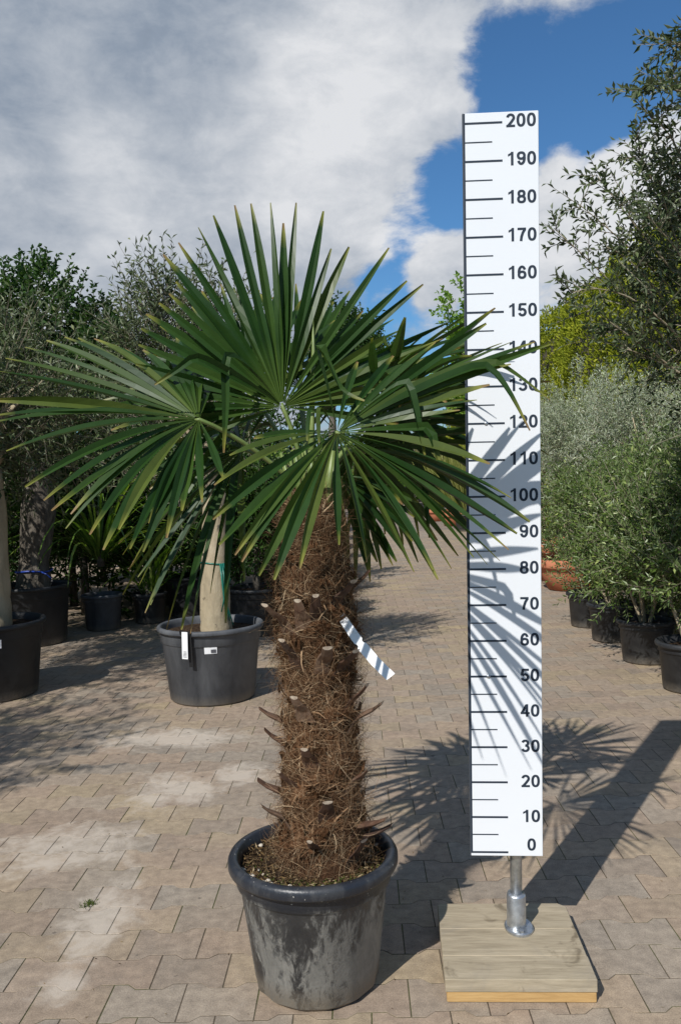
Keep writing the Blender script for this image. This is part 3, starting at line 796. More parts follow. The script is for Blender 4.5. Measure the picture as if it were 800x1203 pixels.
# pointing left, its lower half hanging
F2 = [(262, 418, 2.55), (232, 402, 2.56), (208, 396, 2.56), (186, 402, 2.55), (168, 411, 2.53), (147, 409, 2.52), (128, 404, 2.48), (111, 398, 2.44), (92, 397, 2.38), (76, 396, 2.34), (55, 400, 2.28), (30, 408, 2.20), (7, 421, 2.12), (-2, 436, 2.06), (-12, 470, 2.0),
      (-10, 489, 1.98), (-6, 496, 1.96), (8, 530, 1.95), (30, 572, 1.93), (52, 588, 1.92), (61, 600, 1.92), (78, 621, 1.9), (84, 604, 1.92), (106, 628, 1.88), (122, 646, 1.86), (140, 622, 1.88), (153, 645, 1.86), (168, 648, 1.85), (176, 615, 1.9), (196, 632, 1.88), (214, 600, 1.92), (238, 590, 1.94), (262, 560, 1.98)]
frond_tips(at(234, 493, 2.13), [t_ + ((.05 if i_ < 15 else .13),) for i_, t_ in enumerate(F2)], (.1, -.62, .78), 7.0, 2, bends=((1, .6), (3, .62)))
# reaching towards us and to the right
F3 = [(420, 425, 2.2), (462, 418, 2.18), (492, 415, 2.16), (512, 402, 2.12), (556, 393, 2.10), (571, 380, 2.09), (600, 402, 2.10), (628, 402, 2.09), (646, 404, 2.08), (600, 428, 2.02), (575, 452, 2.0), (560, 470, 1.95),
      (540, 482, 1.92), (548, 500, 1.88), (575, 545, 1.86), (600, 585, 1.84), (622, 613, 1.84), (607, 627, 1.82), (597, 646, 1.80), (587, 659, 1.78), (572, 663, 1.76), (556, 655, 1.76), (530, 668, 1.74), (514, 681, 1.72), (508, 670, 1.73), (486, 672, 1.72), (431, 660, 1.68),
      (398, 640, 1.70), (352, 668, 1.70), (322, 681, 1.72), (304, 676, 1.72), (284, 660, 1.74), (276, 652, 1.74), (258, 640, 1.76), (250, 610, 1.78), (252, 570, 1.82), (270, 535, 1.88), (298, 515, 1.92)]
frond_tips(at(396, 508, 2.00), [t_ if len(t_) > 3 else t_ + ((.03 if i_ < 14 else .09),) for i_, t_ in enumerate(F3)], (.05, -.72, .68), 6.2, 3, bends=((13, .7),), turned=(15, 29, (.78, -.42, .18)), polys=([(386, 455, 1.98), (372, 404, 1.97), (376, 404, 1.96), (388, 432, 1.95), (402, 462, 1.94), (428, 471, 1.93)], [(440, 470, 1.97), (474, 447, 1.95), (481, 452, 1.94), (490, 490, 1.93), (500, 545, 1.92)],
    [(384, 488, 1.97), (375, 476, 1.95), (374, 484, 1.945), (375, 520, 1.94)], [(378, 490, 1.97), (365, 478, 1.95), (363, 486, 1.945), (361, 518, 1.94)], [(480, 462, 2.0), (560, 428, 2.0), (575, 430, 2.0), (597, 458, 1.99), (622, 506, 1.98)], [(480, 455, 2.02), (570, 424, 2.02), (590, 428, 2.02), (646, 470, 2.02)]))
# behind: right, right low, left low, back, and an old yellowing one
frond(at(448, 487, 2.42), (1, .25, .02), (-.1, -.75, .55), (-105, 105), 30, .50, sag=.10, cone=.05, seed=4, bends=((8, .6), (16, .66), (12, .7)))
frond(at(418, 527, 2.50), (.78, .45, -.42), (.2, -.6, .7), (-100, 105), 28, .47, sag=.11, cone=.05, seed=5)
frond(at(285, 528, 2.52), (-.75, .42, -.35), (.2, .6, .6), (-105, 105), 28, .48, sag=.12, cone=.05, seed=6)
frond(at(352, 455, 2.52), (.16, .62, .80), (1, 0, -.1), (-95, 95), 26, .46, sag=.05, cone=.05, seed=7)
frond(at(300, 470, 2.50), (-.62, .38, .62), (.6, .3, .7), (-95, 95), 26, .46, sag=.06, cone=.05, seed=8)
frond(at(398, 560, 2.44), (.30, .25, -.85), (1, -.1, .2), (-80, 80), 20, .27, sag=.10, cone=.03, seed=9)
frond(at(438, 452, 2.55), (.62, .6, .55), (.6, -.7, .1), (-95, 95), 24, .44, sag=.06, cone=.05, seed=10)
# unopened spear
sp_ = MB(); s0 = axis(zs1 - .02); sp_.tube([s0, s0 + (.01, .01, .2), s0 + (.02, .03, .38), s0 + (.02, .04, .52)], [.016, .013, .009, .002], 6, flat=.6)
sp_.build('spear_leaf', M['petiole'], palm, smooth=True)
# crown shaft fibres: pale young bases at the top
for k in range(9):
    a_ = k * 2.4; e = MB(); c_ = axis(zs1 - .10); rd = np.array([math.cos(a_), math.sin(a_), 0])
    e.tube([c_ + rd * .045, c_ + rd * .055 + (0, 0, .10), c_ + rd * .075 + (0, 0, .19)], [.020, .015, .007], 6, flat=.5)
    e.build('leaf_sheath', M['petiole'], palm, smooth=True)

# white loop tag hanging off the trunk
tg = MB(); A = at(400, 723, 2.20); B = at(459, 795, 2.12); ax_ = nrm(B - A); wv = nrm(np.cross(ax_, (0.15, -1, .25))); Lt = np.linalg.norm(B - A); nv = np.cross(ax_, wv)
prof = [(-.02, .010), (0, .0115), (.30, .0125), (.36, .0125), (.38, .0085), (.41, .0085), (.43, .0135), (.7, .0135), (1, .0135)]
rings = []
for f_, w_ in prof:
    c_ = A + ax_ * Lt * f_ - np.array([0, 0, .012]) * math.sin(f_ * 3.1); rings.append([c_ + wv * w_ + nv * .0005, c_ - wv * w_ + nv * .0005, c_ - wv * w_ - nv * .0005, c_ + wv * w_ - nv * .0005])
tg.loft(rings, True, True)
c0 = axis(A[2] + .01)
tg.tube([A, (A + c0) / 2 + np.array([.01, -.03, .01]), c0 + np.array([.03, -.08, .02])], .004, 5)
tag(tg.build('plant_tag', M['label_white']), 'long white plastic loop tag hanging off the shaggy palm trunk', 'plant tag')

# ------------------------------------------------------------------ the measuring board
BO = np.array([.337, 2.342, .3044]); BX, BYl = .0134, -.019
board = thing('measuring_board', 'tall white measuring board marked 0 to 200 on a steel pole and wooden foot', 'measuring board', (.436, 2.32, 0))
byaw = -math.radians(3.6)
mw = Matrix.Translation(Vector(BO)) @ Matrix.Rotation(byaw, 4, 'Z') @ Matrix.Rotation(math.atan(BX), 4, 'Y') @ Matrix.Rotation(-math.atan(BYl), 4, 'X')


def on_board(o, x=0, z=0, y=0, par=None):
    o.parent = par or board
    base_m = Matrix.Translation(board.location)
    if par is None: o.matrix_parent_inverse = Matrix.Identity(4); o.matrix_local = base_m.inverted() @ mw @ Matrix.Translation((x, y, z))
    else: o.matrix_local = Matrix.Translation((x, y, z))
    return o


BW, ZB, ZT = .199, -.012, 2.027
pm = MB(); pm.box(0, BW, 0, .010, ZB, ZT, .0012)
panel = on_board(pm.build('panel', M['board_white']))
e = MB(); e.box(-.0025, -.0001, .0004, .0096, ZB, ZT); on_board(e.build('edge_strip', M['board_edge']), par=panel)
e = MB(); e.box(.0, .0042, -.0008, -.0002, -.0035, ZT - .001); on_board(e.build('scale_line', M['board_ink']), par=panel)
ten = MB(); ten.box(.0042, .103, -.0008, -.0002, -.0026, .0026); ten = ten.mesh('tick_mark', M['board_ink'])
five = MB(); five.box(.0042, .076, -.0008, -.0002, -.0015, .0015); five = five.mesh('tick_mark', M['board_ink'])
for k in range(0, 41):
    on_board(link('tick_mark', five if k % 2 else ten), 0, k * .05 - (.0 if k else .0009), 0, panel)


def arc(cx, cz, rx, rz, a0, a1, n=18): return [(cx + rx * math.cos(math.radians(a)), cz + rz * math.sin(math.radians(a))) for a in np.linspace(a0, a1, n)]


def oval(cx, cz, rx, rz, n=30, p=2.35):
    o_ = []
    for a in np.linspace(0, 2 * math.pi, n, endpoint=False):
        c_, s_ = math.cos(a), math.sin(a); o_.append((cx + rx * math.copysign(abs(c_) ** (2 / p), c_), cz + rz * math.copysign(abs(s_) ** (2 / p), s_)))
    return o_ + [o_[0]]


def rect(x0, x1, z0, z1): return ('poly', [(x0, z0), (x1, z0), (x1, z1), (x0, z1)])


SIX = [('stroke', oval(0, .305, .235, .225)), ('stroke', arc(0, .49, .238, .42, 190, 28))]
GLYPH = {'0': [('stroke', oval(0, .5, .235, .415))], '1': [rect(.0, .19, 0, 1), ('poly', [(-.22, .66), (0, .78), (.04, 1), (-.0, .93), (-.22, .82)])],
         '2': [('stroke', arc(0, .69, .235, .225, 172, -28) + [(.02, .33), (-.19, .10)]), rect(-.33, .33, 0, .165)],
         '3': [('stroke', arc(-.01, .715, .215, .20, 165, -90)), ('stroke', arc(0, .30, .24, .22, 95, -166))],
         '4': [rect(.05, .235, 0, 1), rect(-.36, .35, .21, .37), ('stroke', [(.10, .93), (-.27, .28)])],
         '5': [rect(-.19, .31, .83, 1), ('stroke', [(-.165, .95), (-.225, .46)]), ('stroke', arc(0, .315, .235, .235, 145, -166))],
         '6': SIX, '7': [rect(-.32, .32, .83, 1), ('stroke', [(.24, .88), (.08, .62), (-.02, .32), (-.06, 0)])],
         '8': [('stroke', oval(0, .715, .205, .195)), ('stroke', oval(0, .295, .24, .215))], '9': [(k_, [(-x_, 1 - z_) for x_, z_ in p_]) for k_, p_ in SIX]}


def digit_mesh(txt, h=.0352):
    """bold sans numerals: strokes of even weight, set right-aligned"""
    a = MB(); lay = 0; sw = .088
    for i, ch in enumerate(reversed(txt)):
        ox = -.36 - i * .775
        for kind, pts in GLYPH[ch]:
            lay += 1; y_ = -.00003 * lay
            if kind == 'poly': a.add([((x_ + ox) * h, y_, (z_ - .5) * h) for x_, z_ in pts], [tuple(range(len(pts)))]); continue
            P = np.array(pts); closed = np.allclose(P[0], P[-1]); nP = len(P); L_, R_ = [], []
            for k in range(nP):
                d_ = (P[1] - P[-2]) if closed and k in (0, nP - 1) else P[min(k + 1, nP - 1)] - P[max(k - 1, 0)]
                d_ = d_ / np.linalg.norm(d_); nv_ = np.array([-d_[1], d_[0]]) * (sw + .012 * abs(d_[1]))
                L_.append(P[k] + nv_); R_.append(P[k] - nv_)
            V = [((p_[0] + ox) * h, y_, (p_[1] - .5) * h) for p_ in L_ + R_]
            a.add(V, [(k, k + 1, nP + k + 1, nP + k) for k in range(nP - 1)])
    return a.mesh('number', M['board_ink'])


for k in range(0, 21):
    on_board(link('number', digit_mesh(str(k * 10))), BW - .0065 - (.012 if k == 0 else 0), k * .10 + (.022 if k == 0 else .004), -.0006, panel)
for z_ in (1.20, .50):
    s_ = MB(); s_.lathe([(.0005, .0016), (.003, .0015), (.0052, .0006), (.0056, 0)], 14)
    o = s_.build('screw', M['steel'], smooth=True); on_board(o, .053, z_, -.0011, panel); o.rotation_euler = (math.pi / 2, 0, 0)
# pole, socket, flange
PB = np.array(at(598, 1103, 2.375)); fx, fy = .472, 2.372
Lc = lambda v: np.array(v, float) - np.array([.436, 2.32, 0])
ZF = .064
e = MB(); tz = lambda z: Lc((fx - .004 + .0134 * (z - .3) , fy - .004 - .019 * (z - .3), z))
e.tube([tz(ZF + .01), tz(.4), tz(1.2), tz(2.1)], .0168, 20); e.build('pole', M['steel'], board, smooth=True)
e = MB(); e.tube([tz(ZF + .004), tz(ZF + .012), tz(ZF + .098), tz(ZF + .104)], [.0285, .0272, .0268, .0245], 24); sock = e.build('socket', M['steel'], board, smooth=True)
e = MB(); rings = []
for z_, d_ in ((ZF - .0, 0), (ZF + .006, 0), (ZF + .009, -.004)):
    rings.append([Lc((fx, fy, z_)) + np.array([(.041 + d_) * math.cos(a_), (.052 + d_) * math.sin(a_), 0]) for a_ in np.linspace(0, 6.283, 28, endpoint=False)])
e.loft(rings, True, True); fl = e.build('flange', M['steel'], board)
for sgn in (-1, 1):
    e = MB(); e.tube([Lc((fx, fy + sgn * .039, ZF + .008)), Lc((fx, fy + sgn * .039, ZF + .014))], .0075, 6); e.build('bolt', M['steel'], fl)
# clamps that hold the panel to the pole
for z_ in (.8, 1.5):
    e = MB(); c_ = tz(z_); e.box(c_[0] - .028, c_[0] + .028, c_[1] - .022, c_[1] + .018, z_ - .014, z_ + .014, .002); e.build('clamp', M['steel'], board)
# wooden foot: three weathered boards on fresh ones
ft = bpy.data.objects.new('foot', None)
BR_ = -.058
def foot_piece(name, x0, x1, y0, y1, z0, z1, m_, cut=0, bev=.002):
    a = MB()
    if cut:
        def ring(d, z): return [(x0 + d, y0 + d, z), (x1 - d, y0 + d, z), (x1 - d, y1 - cut - d, z), (x1 - cut - d, y1 - d, z), (x0 + cut * .5 + d, y1 - d, z), (x0 + d, y1 - cut * .4 - d, z)]
        a.loft([ring(bev, z0), ring(0, z0 + bev), ring(0, z1 - bev), ring(bev, z1)], True, True)
    else: a.box(x0, x1, y0, y1, z0, z1, bev)
    return a.build(name, M[m_], board, loc=(0, 0.0, 0), rot=(0, 0, BR_))
hw = .194
for k, (y0, y1) in enumerate(((-.196, -.086), (-.0852, .052), (.0528, .196))):
    foot_piece('plank', -hw + .001 * k, hw - .0015 * k, y0, y1, .0296, ZF - (.0004 * k), 'wood_weathered', .02 if k == 2 else 0)
for k, (x0, x1) in enumerate(((-hw + .004, hw - .002),)):
    for j in range(2): foot_piece('batten', x0 + .002 * j, x1, -.193 if j == 0 else .08, -.075 if j == 0 else .19, .001, .029, 'wood_fresh')

# ------------------------------------------------------------------ left: olive in the big grey pot
p2 = pot('plant_pot', 'wide dusty grey pot with white sticker holding the thick cut olive trunk', (-.85, 5.36), .337, .268, .475, 'pot_grey', n=48)
st = MB(); c_ = nrm(np.array([.1, -1, 0])); wv = np.array([c_[1] * -1, c_[0], 0])


def stuck(name, par, ang, r0, z0, w, h, m_, r1=None, th=.0012, n=3):
    """a thin label bent round the pot wall"""
    a = MB(); rg = []
    for i in range(n + 1):
        t_ = ang + (i / n - .5) * w / r0
        d0 = np.array([math.cos(t_), math.sin(t_), 0]); rb_, rt_ = r0, (r1 or r0)
        rg.append([d0 * rb_ + (0, 0, z0), d0 * rt_ + (0, 0, z0 + h), d0 * (rt_ + th) + (0, 0, z0 + h), d0 * (rb_ + th) + (0, 0, z0)])
    a.loft(rg, True, True); return a.build(name, M[m_], par)


stk = stuck('sticker', p2, math.radians(-82), .3035, .335, .075, .05, 'label_white', .3095, .002)
stuck('print', p2, math.radians(-79), .3085, .342, .03, .02, 'label_print', .3105, .0012)
for dx in (-112, -103.5):
    stuck('clip', p2, math.radians(dx), .318, .40 if dx < -110 else .26, .025, .085 if dx < -110 else .22, 'black_plastic', .340, .004)
lab = MB(); lab.box(-.019, .019, -.002, .002, 0, .165, .0008)
o = lab.build('plant_tag', M['label_white'], loc=(-.85 + .345 * math.cos(math.radians(-108)), 5.36 + .352 * math.sin(math.radians(-108)), .315), rot=(.05, .04, -.25))
tag(o, 'short white label strip clipped over the rim of the wide grey pot', 'plant tag')
for k in range(5):
    e = MB(); e.box(-.012 + k * .001, .012, -.0028, -.0021, .012 + k * .008, .015 + k * .008); e.build('print', M['label_print'], o)

spA, spD, spL = [], [], []
r = np.random.default_rng(77)
for (tx, ty, Y) in ((160, 322, 5.3), (180, 308, 5.4), (197, 318, 5.35), (172, 345, 5.2), (210, 350, 5.5), (262, 300, 5.5), (275, 325, 5.4), (150, 372, 5.3), (140, 395, 5.5), (222, 330, 5.3), (245, 345, 5.5), (190, 372, 5.3)):
    e_ = at(tx, ty, Y) - np.array([-.85, 5.36, 0]); s_ = e_ - np.array([r.uniform(-.05, .12), 0, r.uniform(.4, .55)])
    for k in range(2):
        a_ = s_ + (e_ - s_) * (.5 * k); spA.append(a_); spD.append(e_ - s_); spL.append(np.linalg.norm(e_ - s_) * .52)
plant('olive_tree', 'olive with smooth thick cut trunk in the wide grey pot', 'olive tree', (-.85, 5.36, 0),
      [[(.04, -.02, .40, .105), (.035, -.02, .55, .095), (.05, -.02, 1.0, .083), (.06, -.02, 1.30, .07)]], ((-.08, .05, 1.95), (.52, .5, .72)), 'olive_leaf', n=620, per=14, tl=.34, ll=.055, lw=.014,
      lobes=9, up=.8, shell=.3, seed=31, limbs=9, sprigs=(spA, spD, spL), lob=.5)
gt = thing('plant_tie', 'green string knotted round the thick olive trunk in the grey pot', 'plant tie', (-.805, 5.34, .86))
e = MB(); e.tube([np.array([.089 * math.cos(a_), .089 * math.sin(a_), .006 * math.sin(a_ * 2)]) for a_ in np.linspace(0, 6.283, 25)], .005, 5); e.build('loop', M['tie_green'], gt, smooth=True)
for k in range(4):
    e = MB(); a_ = -1.05 + .12 * k; b_ = np.array([.092 * math.cos(a_), .094 * math.sin(a_), 0])
    e.tube([b_, b_ + (.012 + .006 * k, -.02, -.10), b_ + (.02 - .008 * k, -.03, -.22), b_ + (.0 + .014 * k, -.02, -.30 - .03 * k)], [.006, .007, .006, .004], 5); e.build('tail', M['tie_green'], gt, smooth=True)

# left edge pot and olive
LX, LY = -2.36, 5.60
p3 = pot('plant_pot', 'shaded dark pot with small white sticker below a stout straight trunk', (LX, LY), .36, .29, .50, 'pot_black', n=48)
stuck('sticker', p3, math.radians(-62), .333, .36, .07, .055, 'label_white', .338, .002)
plant('olive_tree', 'olive with straight trunk and dense grey-green crown in the shaded stickered pot', 'olive tree', (LX, LY, 0),
      [[(.04, 0, .42, .11), (.05, 0, .7, .098), (.06, 0, 1.1, .09), (.05, 0, 1.5, .08)]], ((-.05, .05, 1.90), (1.0, .85, .64)), 'olive_leaf', n=1200, per=13, tl=.30, ll=.058, lw=.017, lobes=11, seed=41, limbs=9)
pot('plant_pot', 'black pot in deep shade holding a pale mottled trunk with a blue tie', (-2.76, 7.45), .35, .29, .52, 'pot_black', n=36)
plant('olive_tree', 'olive with pale mottled trunk tied with blue string', 'olive tree', (-2.76, 7.45, 0),
      [[(.02, 0, .45, .16), (.05, 0, .75, .13), (.10, 0, 1.15, .15), (.12, 0, 1.6, .10)]], ((-.35, .1, 2.0), (.85, .8, .66)), 'olive_leaf', 'rough_bark', n=1100, per=12, tl=.30, ll=.052, lw=.015, lobes=10, seed=42, limbs=8)
bt = MB(); bt.tube([np.array([.155 * math.cos(a_), .155 * math.sin(a_), .008 * math.sin(a_ * 3)]) for a_ in np.linspace(0, 6.283, 21)], .008, 5)
bt.tube([(.10, -.125, 0), (.16, -.15, -.02), (.2, -.15, -.06)], .007, 5)
tag(bt.build('plant_tie', M['tie_blue'], smooth=True, loc=(-2.72, 7.45, .64)), 'blue string tied round the pale mottled trunk', 'plant tie')


# strap-leaved plants
def strap_plant(label, base, n, L, w, seed, m_='strap_leaf', lean=.9, name='strap_leaf_plant', cat='plant', group=None, z0=.2, fall=1.0):
    r = np.random.default_rng(seed); root = thing(name, label, cat, base, group=group); V = []; T = []; segs = 7
    for k in range(n):
        a_ = r.uniform(0, 6.283); d = nrm(np.array([math.cos(a_), math.sin(a_), r.uniform(.5, 2.6) / lean])); p = np.array([math.cos(a_) * .03, math.sin(a_) * .03, z0]) + r.normal(size=3) * (.03, .03, .02)
        l = L * r.uniform(.6, 1.1) / segs; wd = w * r.uniform(.7, 1.2); o0 = len(V); s_ = nrm(np.cross(d, (0, 0, 1)))
        for i in range(segs + 1):
            ww = wd * (.55 + .45 * math.sin(min(1, i / segs * 1.6) * 1.57)) * (1 - (i / segs) ** 3 * .93)
            V += [p + s_ * ww, p - np.array([0, 0, ww * .35]), p - s_ * ww]; p = p + d * l; d = nrm(d + np.array([0, 0, -.16 * fall * (i + 1) / segs * 2.2]))
        for i in range(segs):
            q_ = o0 + 3 * i
            for j in (0, 1): T += [(q_ + j, q_ + 3 + j, q_ + 4 + j), (q_ + j, q_ + 4 + j, q_ + 1 + j)]
    link('leaves', mesh_np('leaves', V, T, M[m_]), root)
    st_ = MB(); st_.tube([(0, 0, z0 - .1), (0, 0, z0 + .06)], [.04, .03], 8); st_.build('stem', M['rough_bark'], root, smooth=True)
    return root


pot('plant_pot', 'small grey pot under the arching strap-leaved plant', (-2.30, 8.05), .20, .16, .34, 'pot_grey', n=28)
strap_plant('arching bright green strap-leaved plant in the small grey pot', (-2.30, 8.05, 0), 130, 1.35, .014, 5, z0=.70, lean=1.1, fall=1.7)
pot('plant_pot', 'small black pot with yellow-green strap leaves beside the grey pot', (-1.92, 8.35), .18, .14, .30, 'pot_black', n=28)
strap_plant('short yellow-green strap-leaved plant in the small black pot', (-1.92, 8.35, 0), 60, .8, .011, 6, z0=.32, lean=1.0, fall=1.2)

# dark plants in the shade behind the grey pot
pot('plant_pot', 'black pot in shade to the left behind the wide grey pot', (-1.55, 8.75), .30, .25, .42, 'pot_black', n=32)
plant('evergreen_bush', 'dark evergreen bush in shade left behind the wide grey pot', 'bush', (-1.55, 8.75, 0), [[(0, 0, .36, .04), (0, 0, .7, .03)]], ((0, 0, 1.15), (.62, .6, .72)), 'dark_leaf', 'rough_bark', n=700, per=12, tl=.26, ll=.085, lw=.026, lobes=7, seed=51)
pot('plant_pot', 'black pot in shade to the right behind the wide grey pot', (-.78, 7.6), .30, .25, .42, 'pot_black', n=32)
plant('evergreen_bush', 'glossy evergreen bush on a short stem right behind the wide grey pot', 'bush', (-.78, 7.6, 0), [[(0, 0, .36, .035), (.02, 0, .8, .03)]], ((0, 0, 1.2), (.42, .45, .6)), 'dark_leaf', 'rough_bark', n=480, per=12, tl=.22, ll=.08, lw=.026, lobes=6, seed=52)
shade_spots = [(-3.7, 6.6), (-3.9, 8.8), (-3.1, 9.7), (-2.2, 10.4), (-1.3, 10.6), (-4.6, 10.6), (-3.4, 12), (-2.2, 12.6), (-2.75, 9.0), (-1.95, 9.5)]
for k, (x_, y_) in enumerate(shade_spots):
    plant('evergreen_bush', 'dark broad-leaved bush in the shaded thicket behind the olives', 'bush', (x_, y_, 0), [[(0, 0, -.01, .05), (0, 0, .7, .035)]], ((0, 0, 1.2), (.85, .8, 1.05)), 'dark_leaf', 'rough_bark',
          group='dark bushes in the thicket behind the olives', n=520, per=12, tl=.32, ll=.095, lw=.032, lobes=7, seed=60 + k, lob=.62)
# row along the left edge of the path, receding
row = [(-.75, 9.6, .85, 1.0), (-.8, 11.6, .75, 1.25), (-.75, 13.6, .8, 1.0), (-.7, 15.8, .85, 1.3), (-.7, 18.4, .9, 1.15), (-.65, 21.2, .95, 1.4), (-.6, 24.4, 1.0, 1.2), (-.5, 28, 1.1, 1.5), (-.4, 32, 1.2, 1.6)]
for k, (x_, y_, s_, h_) in enumerate(row):
    pot('plant_pot', ORD[k] + ' dark pot along the left edge of the path after the wide grey pot', (x_, y_), .27, .22, .36, 'pot_black', n=24, group='pots along the left edge of the path')
    plant('leafy_shrub', ORD[k] + ' leafy shrub along the left edge of the path after the wide grey pot', 'shrub', (x_, y_, 0), [[(0, 0, .30, .03), (0, 0, .6, .025)]], ((0, 0, .45 + h_ * .5), (.52 * s_, .6 * s_, h_ * .62)),
          ('strap_leaf', 'dark_leaf', 'olive_leaf')[k % 3], 'rough_bark', group='shrubs along the left edge of the path', n=330, per=12, tl=.26, ll=.075, lw=.024, lobes=6, seed=90 + k)
# trees left behind
plant('deciduous_tree', 'tall dark green leafy tree rising behind the left olives', 'tree', (-5.35, 14.2, 0), [[(0, 0, -.02, .13), (0, 0, 1.5, .11), (.1, 0, 2.8, .08)]], ((.1, 0, 3.95), (1.65, 1.2, 1.75)), 'dark_leaf', 'rough_bark',
      n=1150, per=13, tl=.42, ll=.10, lw=.06, lobes=15, seed=71, limbs=12, up=.7, lob=.36, shell=.2)
plant('deciduous_tree', 'smaller dark green tree beside the tall leafy one behind the olives', 'tree', (-3.95, 14.0, 0), [[(0, 0, -.02, .10), (0, 0, 1.5, .08), (.05, 0, 2.4, .06)]], ((.12, 0, 3.1), (.78, .8, 1.6)), 'dark_leaf', 'rough_bark',
      n=620, per=13, tl=.38, ll=.10, lw=.06, lobes=11, seed=72, limbs=9, up=.7, lob=.42, shell=.2)
plant('deciduous_tree', 'dark tree far off showing over the upright palm fan', 'tree', (-.2, 31, 0), [[(0, 0, -.02, .2), (0, 0, 3, .15), (.05, 0, 4.2, .1)]], ((.2, 0, 5.6), (1.8, 1.6, 1.9)), 'dark_leaf', 'rough_bark',
      n=700, per=12, tl=.6, ll=.16, lw=.09, lobes=11, seed=73, limbs=9, up=.6, lob=.42)
plant('deciduous_tree', 'bright yellow-green leafy tree showing past the measuring board', 'tree', (3.75, 22.5, 0), [[(0, 0, -.02, .12), (0, 0, 2.4, .10), (.05, 0, 3.6, .08)]], ((.1, 0, 4.55), (1.35, 1.2, 1.95)), 'bright_leaf', 'rough_bark',
      n=650, per=12, tl=.45, ll=.13, lw=.09, lobes=12, seed=74, limbs=10, up=.6, lob=.42)

# out of frame on the left: the row of olives goes on and shades the ground
for k, (x_, y_, s_) in enumerate(((-3.35, 4.25, 1.0), (-3.62, 2.2, .9))):
    pot('plant_pot', ('dark pot under the near-row olive beside', 'dark pot under the near-row olive second from')[k] + ' the shaded stickered pot', (x_, y_), .36, .29, .5, 'pot_black', n=32, group='pots of the near olive row')
    plant('olive_tree', ('near-row olive tree standing beside', 'near-row olive tree second from')[k] + ' the shaded stickered pot', 'olive tree', (x_, y_, 0), [[(0, 0, .44, .1), (.03, 0, 1.0, .085), (.03, 0, 1.4, .075)]],
          ((.05, 0, 2.05), (.85 * s_, .8 * s_, .75 * s_)), 'olive_leaf', group='olives of the near row', n=800, per=13, tl=.30, ll=.055, lw=.014, lobes=10, seed=110 + k)

# ------------------------------------------------------------------ right: potted olive shrubs
rp = [(2.13, 5.16, .215), (2.14, 5.96, .205), (2.15, 6.74, .20), (2.16, 7.40, .20)]
wh = ['fourth from the wide terracotta pot', 'third from the wide terracotta pot', 'second from the wide terracotta pot', 'next to the wide terracotta pot']
for k, (x_, y_, rr) in enumerate(rp):
    pot('plant_pot', 'black pot under the dense green shrub ' + wh[k], (x_, y_), rr, rr * .80, .305, 'pot_black', n=36, group='pots of the right shrub row')
    stems = [[(.02 * math.cos(a_), .02 * math.sin(a_), .24, .014), (.12 * math.cos(a_), .12 * math.sin(a_), .55, .010), (.2 * math.cos(a_), .2 * math.sin(a_), .9, .006)] for a_ in (0.3, 1.5, 2.8, 4.0, 5.2)]
    plant('olive_shrub', 'dense green potted olive shrub ' + wh[k], 'shrub', (x_, y_, 0), stems, ((.12, .03, .86), (.54, .50, .66)), 'shrub_leaf', group='olive shrubs in the right row', n=900, per=14, tl=.23, ll=.050, lw=.015,
          lobes=12, up=.75, shell=.25, seed=130 + k, limbs=6, lob=.42, trunk_sides=6)
for k, (x_, y_) in enumerate(((3.0, 5.6), (2.95, 6.7), (2.95, 7.9))):
    pot('plant_pot', ORD[k] + ' black pot of the hidden second shrub row, counted from the tall loose olive', (x_, y_), .2, .16, .3, 'pot_black', n=24, group='pots of the second shrub row')
    plant('olive_shrub', ORD[k] + ' green shrub of the second row below the silvery olives, counted from the loose olive', 'shrub', (x_, y_, 0), [[(0, 0, .24, .02), (0, 0, .6, .015)]], ((0, 0, 1.0), (.55, .55, .68)), 'shrub_leaf', group='olive shrubs of the second row', n=750, per=14, tl=.22, ll=.045, lw=.013,
          lobes=10, up=.7, shell=.3, seed=140 + k, limbs=5)
# silvery olives behind them
sv = [(3.75, 6.6, 2.02), (3.85, 8.0, 2.02), (3.45, 9.4, 2.0), (3.35, 11.0, 2.05), (3.5, 12.8, 2.05), (3.5, 14.8, 2.0), (3.6, 17.2, 2.0)]
for k, (x_, y_, z_) in enumerate(sv):
    plant('olive_tree', ORD[k] + ' rounded silver-grey olive along the tall hedge, counted from the tall loose olive', 'olive tree', (x_, y_, 0), [[(0, 0, -.02, .08), (.02, 0, .8, .065), (0, 0, 1.2, .055)]], ((0, 0, z_ - .28), (.86, .86, .88)), 'silver_leaf',
          group='silvery olives before the tall hedge', n=1250 if k < 4 else 800, per=14, tl=.22, ll=.05, lw=.013, lobes=14, up=.55, shell=.35, seed=150 + k, limbs=8, lob=.5)
